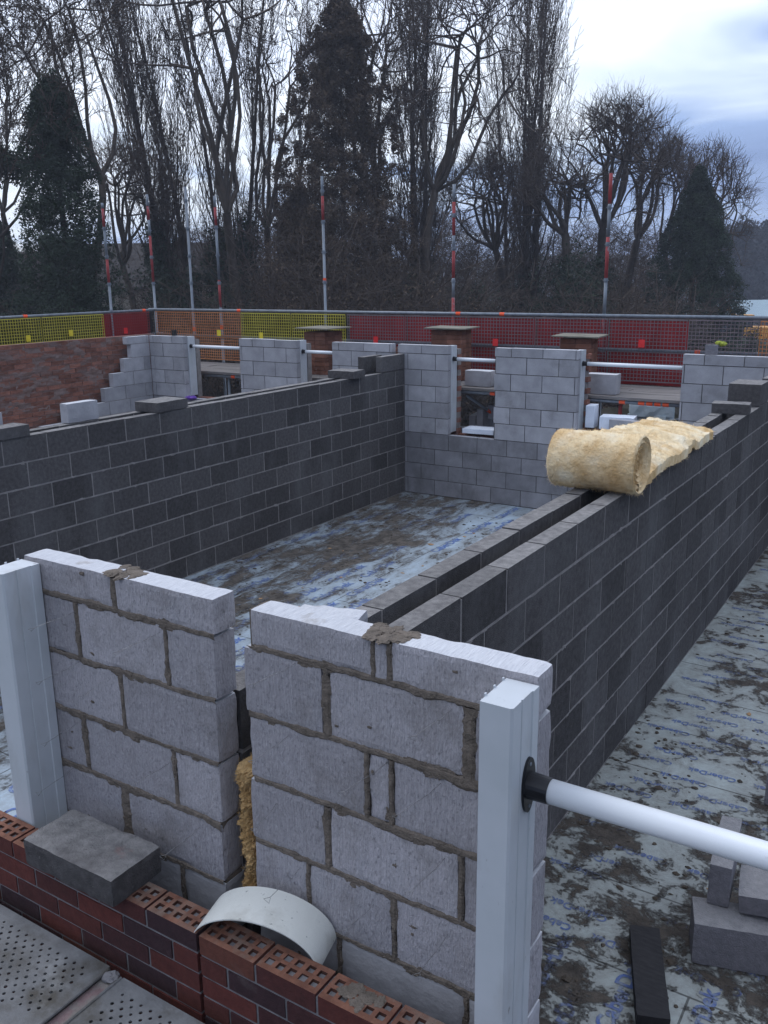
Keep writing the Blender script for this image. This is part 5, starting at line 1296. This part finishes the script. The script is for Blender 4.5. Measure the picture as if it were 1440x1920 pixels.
gable_house(262, 52, 8.4, 7, 5.4, 7.6, 'pale cream house behind the scaffold corner, glimpsed between trunks', 'render', .55, [(-2.6, 3.2, 1.4, 1.2), (-3.2, .5, .9, 2.0), (1.5, .8, 1.6, 1.3)], 1)
gable_house(10, 52, 7, 7, 5.2, 7.2, 'grey house with paired windows at the left picture edge', 'render2', .5, [(.7, 3.4, 1.5, 1.2), (1.2, .8, 1.1, 1.6), (-1.5, 3.4, 1.2, 1.2)], 2)
c = gp(1425, 95, z=-4.1); root = thing('shed', 'low pale-roofed building with amber lit posts at the right edge', 'building', c); root.rotation_euler = (0, 0, .45)
mb = MB(); mb.add([(-6, -4, 2.55), (8, -4, 2.55), (8, 5, 2.55), (-6, 5, 2.55), (-2.6, 0, 4.1), (8, 0, 4.2), (-6, -4, 2.3), (8, -4, 2.3), (8, 5, 2.3), (-6, 5, 2.3)], [(0, 1, 5, 4), (2, 3, 4, 5), (3, 0, 4), (1, 2, 5), (0, 6, 7, 1), (3, 9, 6, 0), (1, 7, 8, 2), (6, 9, 8, 7)]); mb.build('roof', 'paleroof', root)
mb = MB(); mb.box((-5, -2.6, 0), (7.5, 4.6, 2.3)); mb.build('wall', 'render2', root)
for x in (-3.6, -.9, 2.2): 
    mb = MB(); mb.box((x - .16, -2.9, 1.2), (x + .16, -2.62, 2.2)); mb.build('lit_window', 'amber', root)
def car(px, d, label, z=-3.3, rz=.6, s=1.):
    root = thing('parked_car', label, 'car', gp(px, d, z=z)); root.rotation_euler = (0, 0, rz); root.scale = (s, s, s)
    mb = MB(); pr = [(-2.2, .45), (-2.15, .95), (-1.6, 1.1), (-1.05, 1.72), (1.2, 1.76), (2.0, 1.2), (2.2, 1.1), (2.2, .45)]; n = len(pr)
    mb.add([(x, -.9, z_) for x, z_ in pr] + [(x, .9, z_) for x, z_ in pr], [tuple(range(n)), tuple(range(2 * n - 1, n - 1, -1))] + [(i, n + i, n + (i + 1) % n, (i + 1) % n) for i in range(n)]); mb.build('body', 'carpaint', root)
    g_ = MB()
    for y in (-.91, .905): g_.add([(-1.2, y, 1.12), (1.5, y, 1.18), (1.15, y, 1.66), (-.95, y, 1.62)] + [(-1.2, y + .005, 1.12), (1.5, y + .005, 1.18), (1.15, y + .005, 1.66), (-.95, y + .005, 1.62)], [(0, 1, 2, 3), (7, 6, 5, 4)])
    g_.build('side_windows', 'glass', root)
    mb = MB(); mb.tube([(-1.0, -.93, 1.74), (-.5, -.93, 1.8), (1.15, -.93, 1.8)], .03, 6); mb.tube([(-1.62, -.93, 1.14), (-1.0, -.93, 1.74)], .03, 6); mb.build('roof_trim', 'steel', root)
    for x in (-1.4, 1.4):
        for y in (-.92, .92):
            w_ = MB(); w_.tube([(x, y - .1, .36), (x, y + .1, .36)], .36, 16); w_.build('wheel', 'black', root)
car(1372, 88, 'dark car parked behind the bare grey mesh')
root = thing('excavator', 'yellow digger beyond the mesh at the right edge', 'digger', gp(1418, 70, z=-3.0)); root.rotation_euler = (0, 0, .4)
mb = MB(); mb.box((-1.1, -1.3, .0), (1.6, -.8, .75)); mb.box((-1.1, .8, .0), (1.6, 1.3, .75)); mb.build('tracks', 'black', root)
mb = MB(); mb.box((-.2, -1.1, .85), (1.9, 1.1, 1.75)); mb.box((-.3, -.9, .76), (.9, .9, .84)); mb.build('body', 'digger', root)
mb = MB(); mb.box((-.6, -1.05, .95), (.45, 0, 2.6)); mb.build('cab', 'glass', root)
mb = MB(); mb.box((-.7, -1.1, 2.6), (.5, .05, 2.72)); mb.build('cab_roof', 'digger', root)
mb = MB(); mb.tube([(.3, .4, 1.5), (-1.4, .4, 3.3), (-2.5, .4, 2.9)], .2, 6); mb.tube([(-2.4, .4, 3.0), (-3.1, .4, 1.3)], .15, 6); mb.build('arm', 'digger', root)
mb = MB(); mb.tube([(-3.1, .0, 1.1), (-3.1, .8, 1.1)], .38, 8); mb.build('bucket', 'black', root)
mb = MB(); c = gp(1340, 62, z=-2.9); lump(mb, c, (6, 4, 1.5), rng, 3, .3); tag(mb.build('spoil_heap', 'ground'), 'dark heap of soil in front of the parked car', 'soil heap')

# ------------------------------------------------------------------ haze
mb = MB(); mb.box((-290, -60, GZ - 8), (120, 420, 26)); hz = mb.build('haze', 'black')
hm = bpy.data.materials.new('haze'); hm.use_nodes = True; nt = hm.node_tree; nt.nodes.clear()
ho = nt.nodes.new('ShaderNodeOutputMaterial'); hv = nt.nodes.new('ShaderNodeVolumePrincipled')
hv.inputs['Color'].default_value = (.80, .86, 1, 1); hv.inputs['Density'].default_value = .0013; hv.inputs['Anisotropy'].default_value = .2
nt.links.new(hv.outputs[0], ho.inputs['Volume']); hz.data.materials.clear(); hz.data.materials.append(hm); hz['kind'] = 'stuff'
hz['label'] = 'thin blue evening haze over the whole site'; hz['category'] = 'haze'
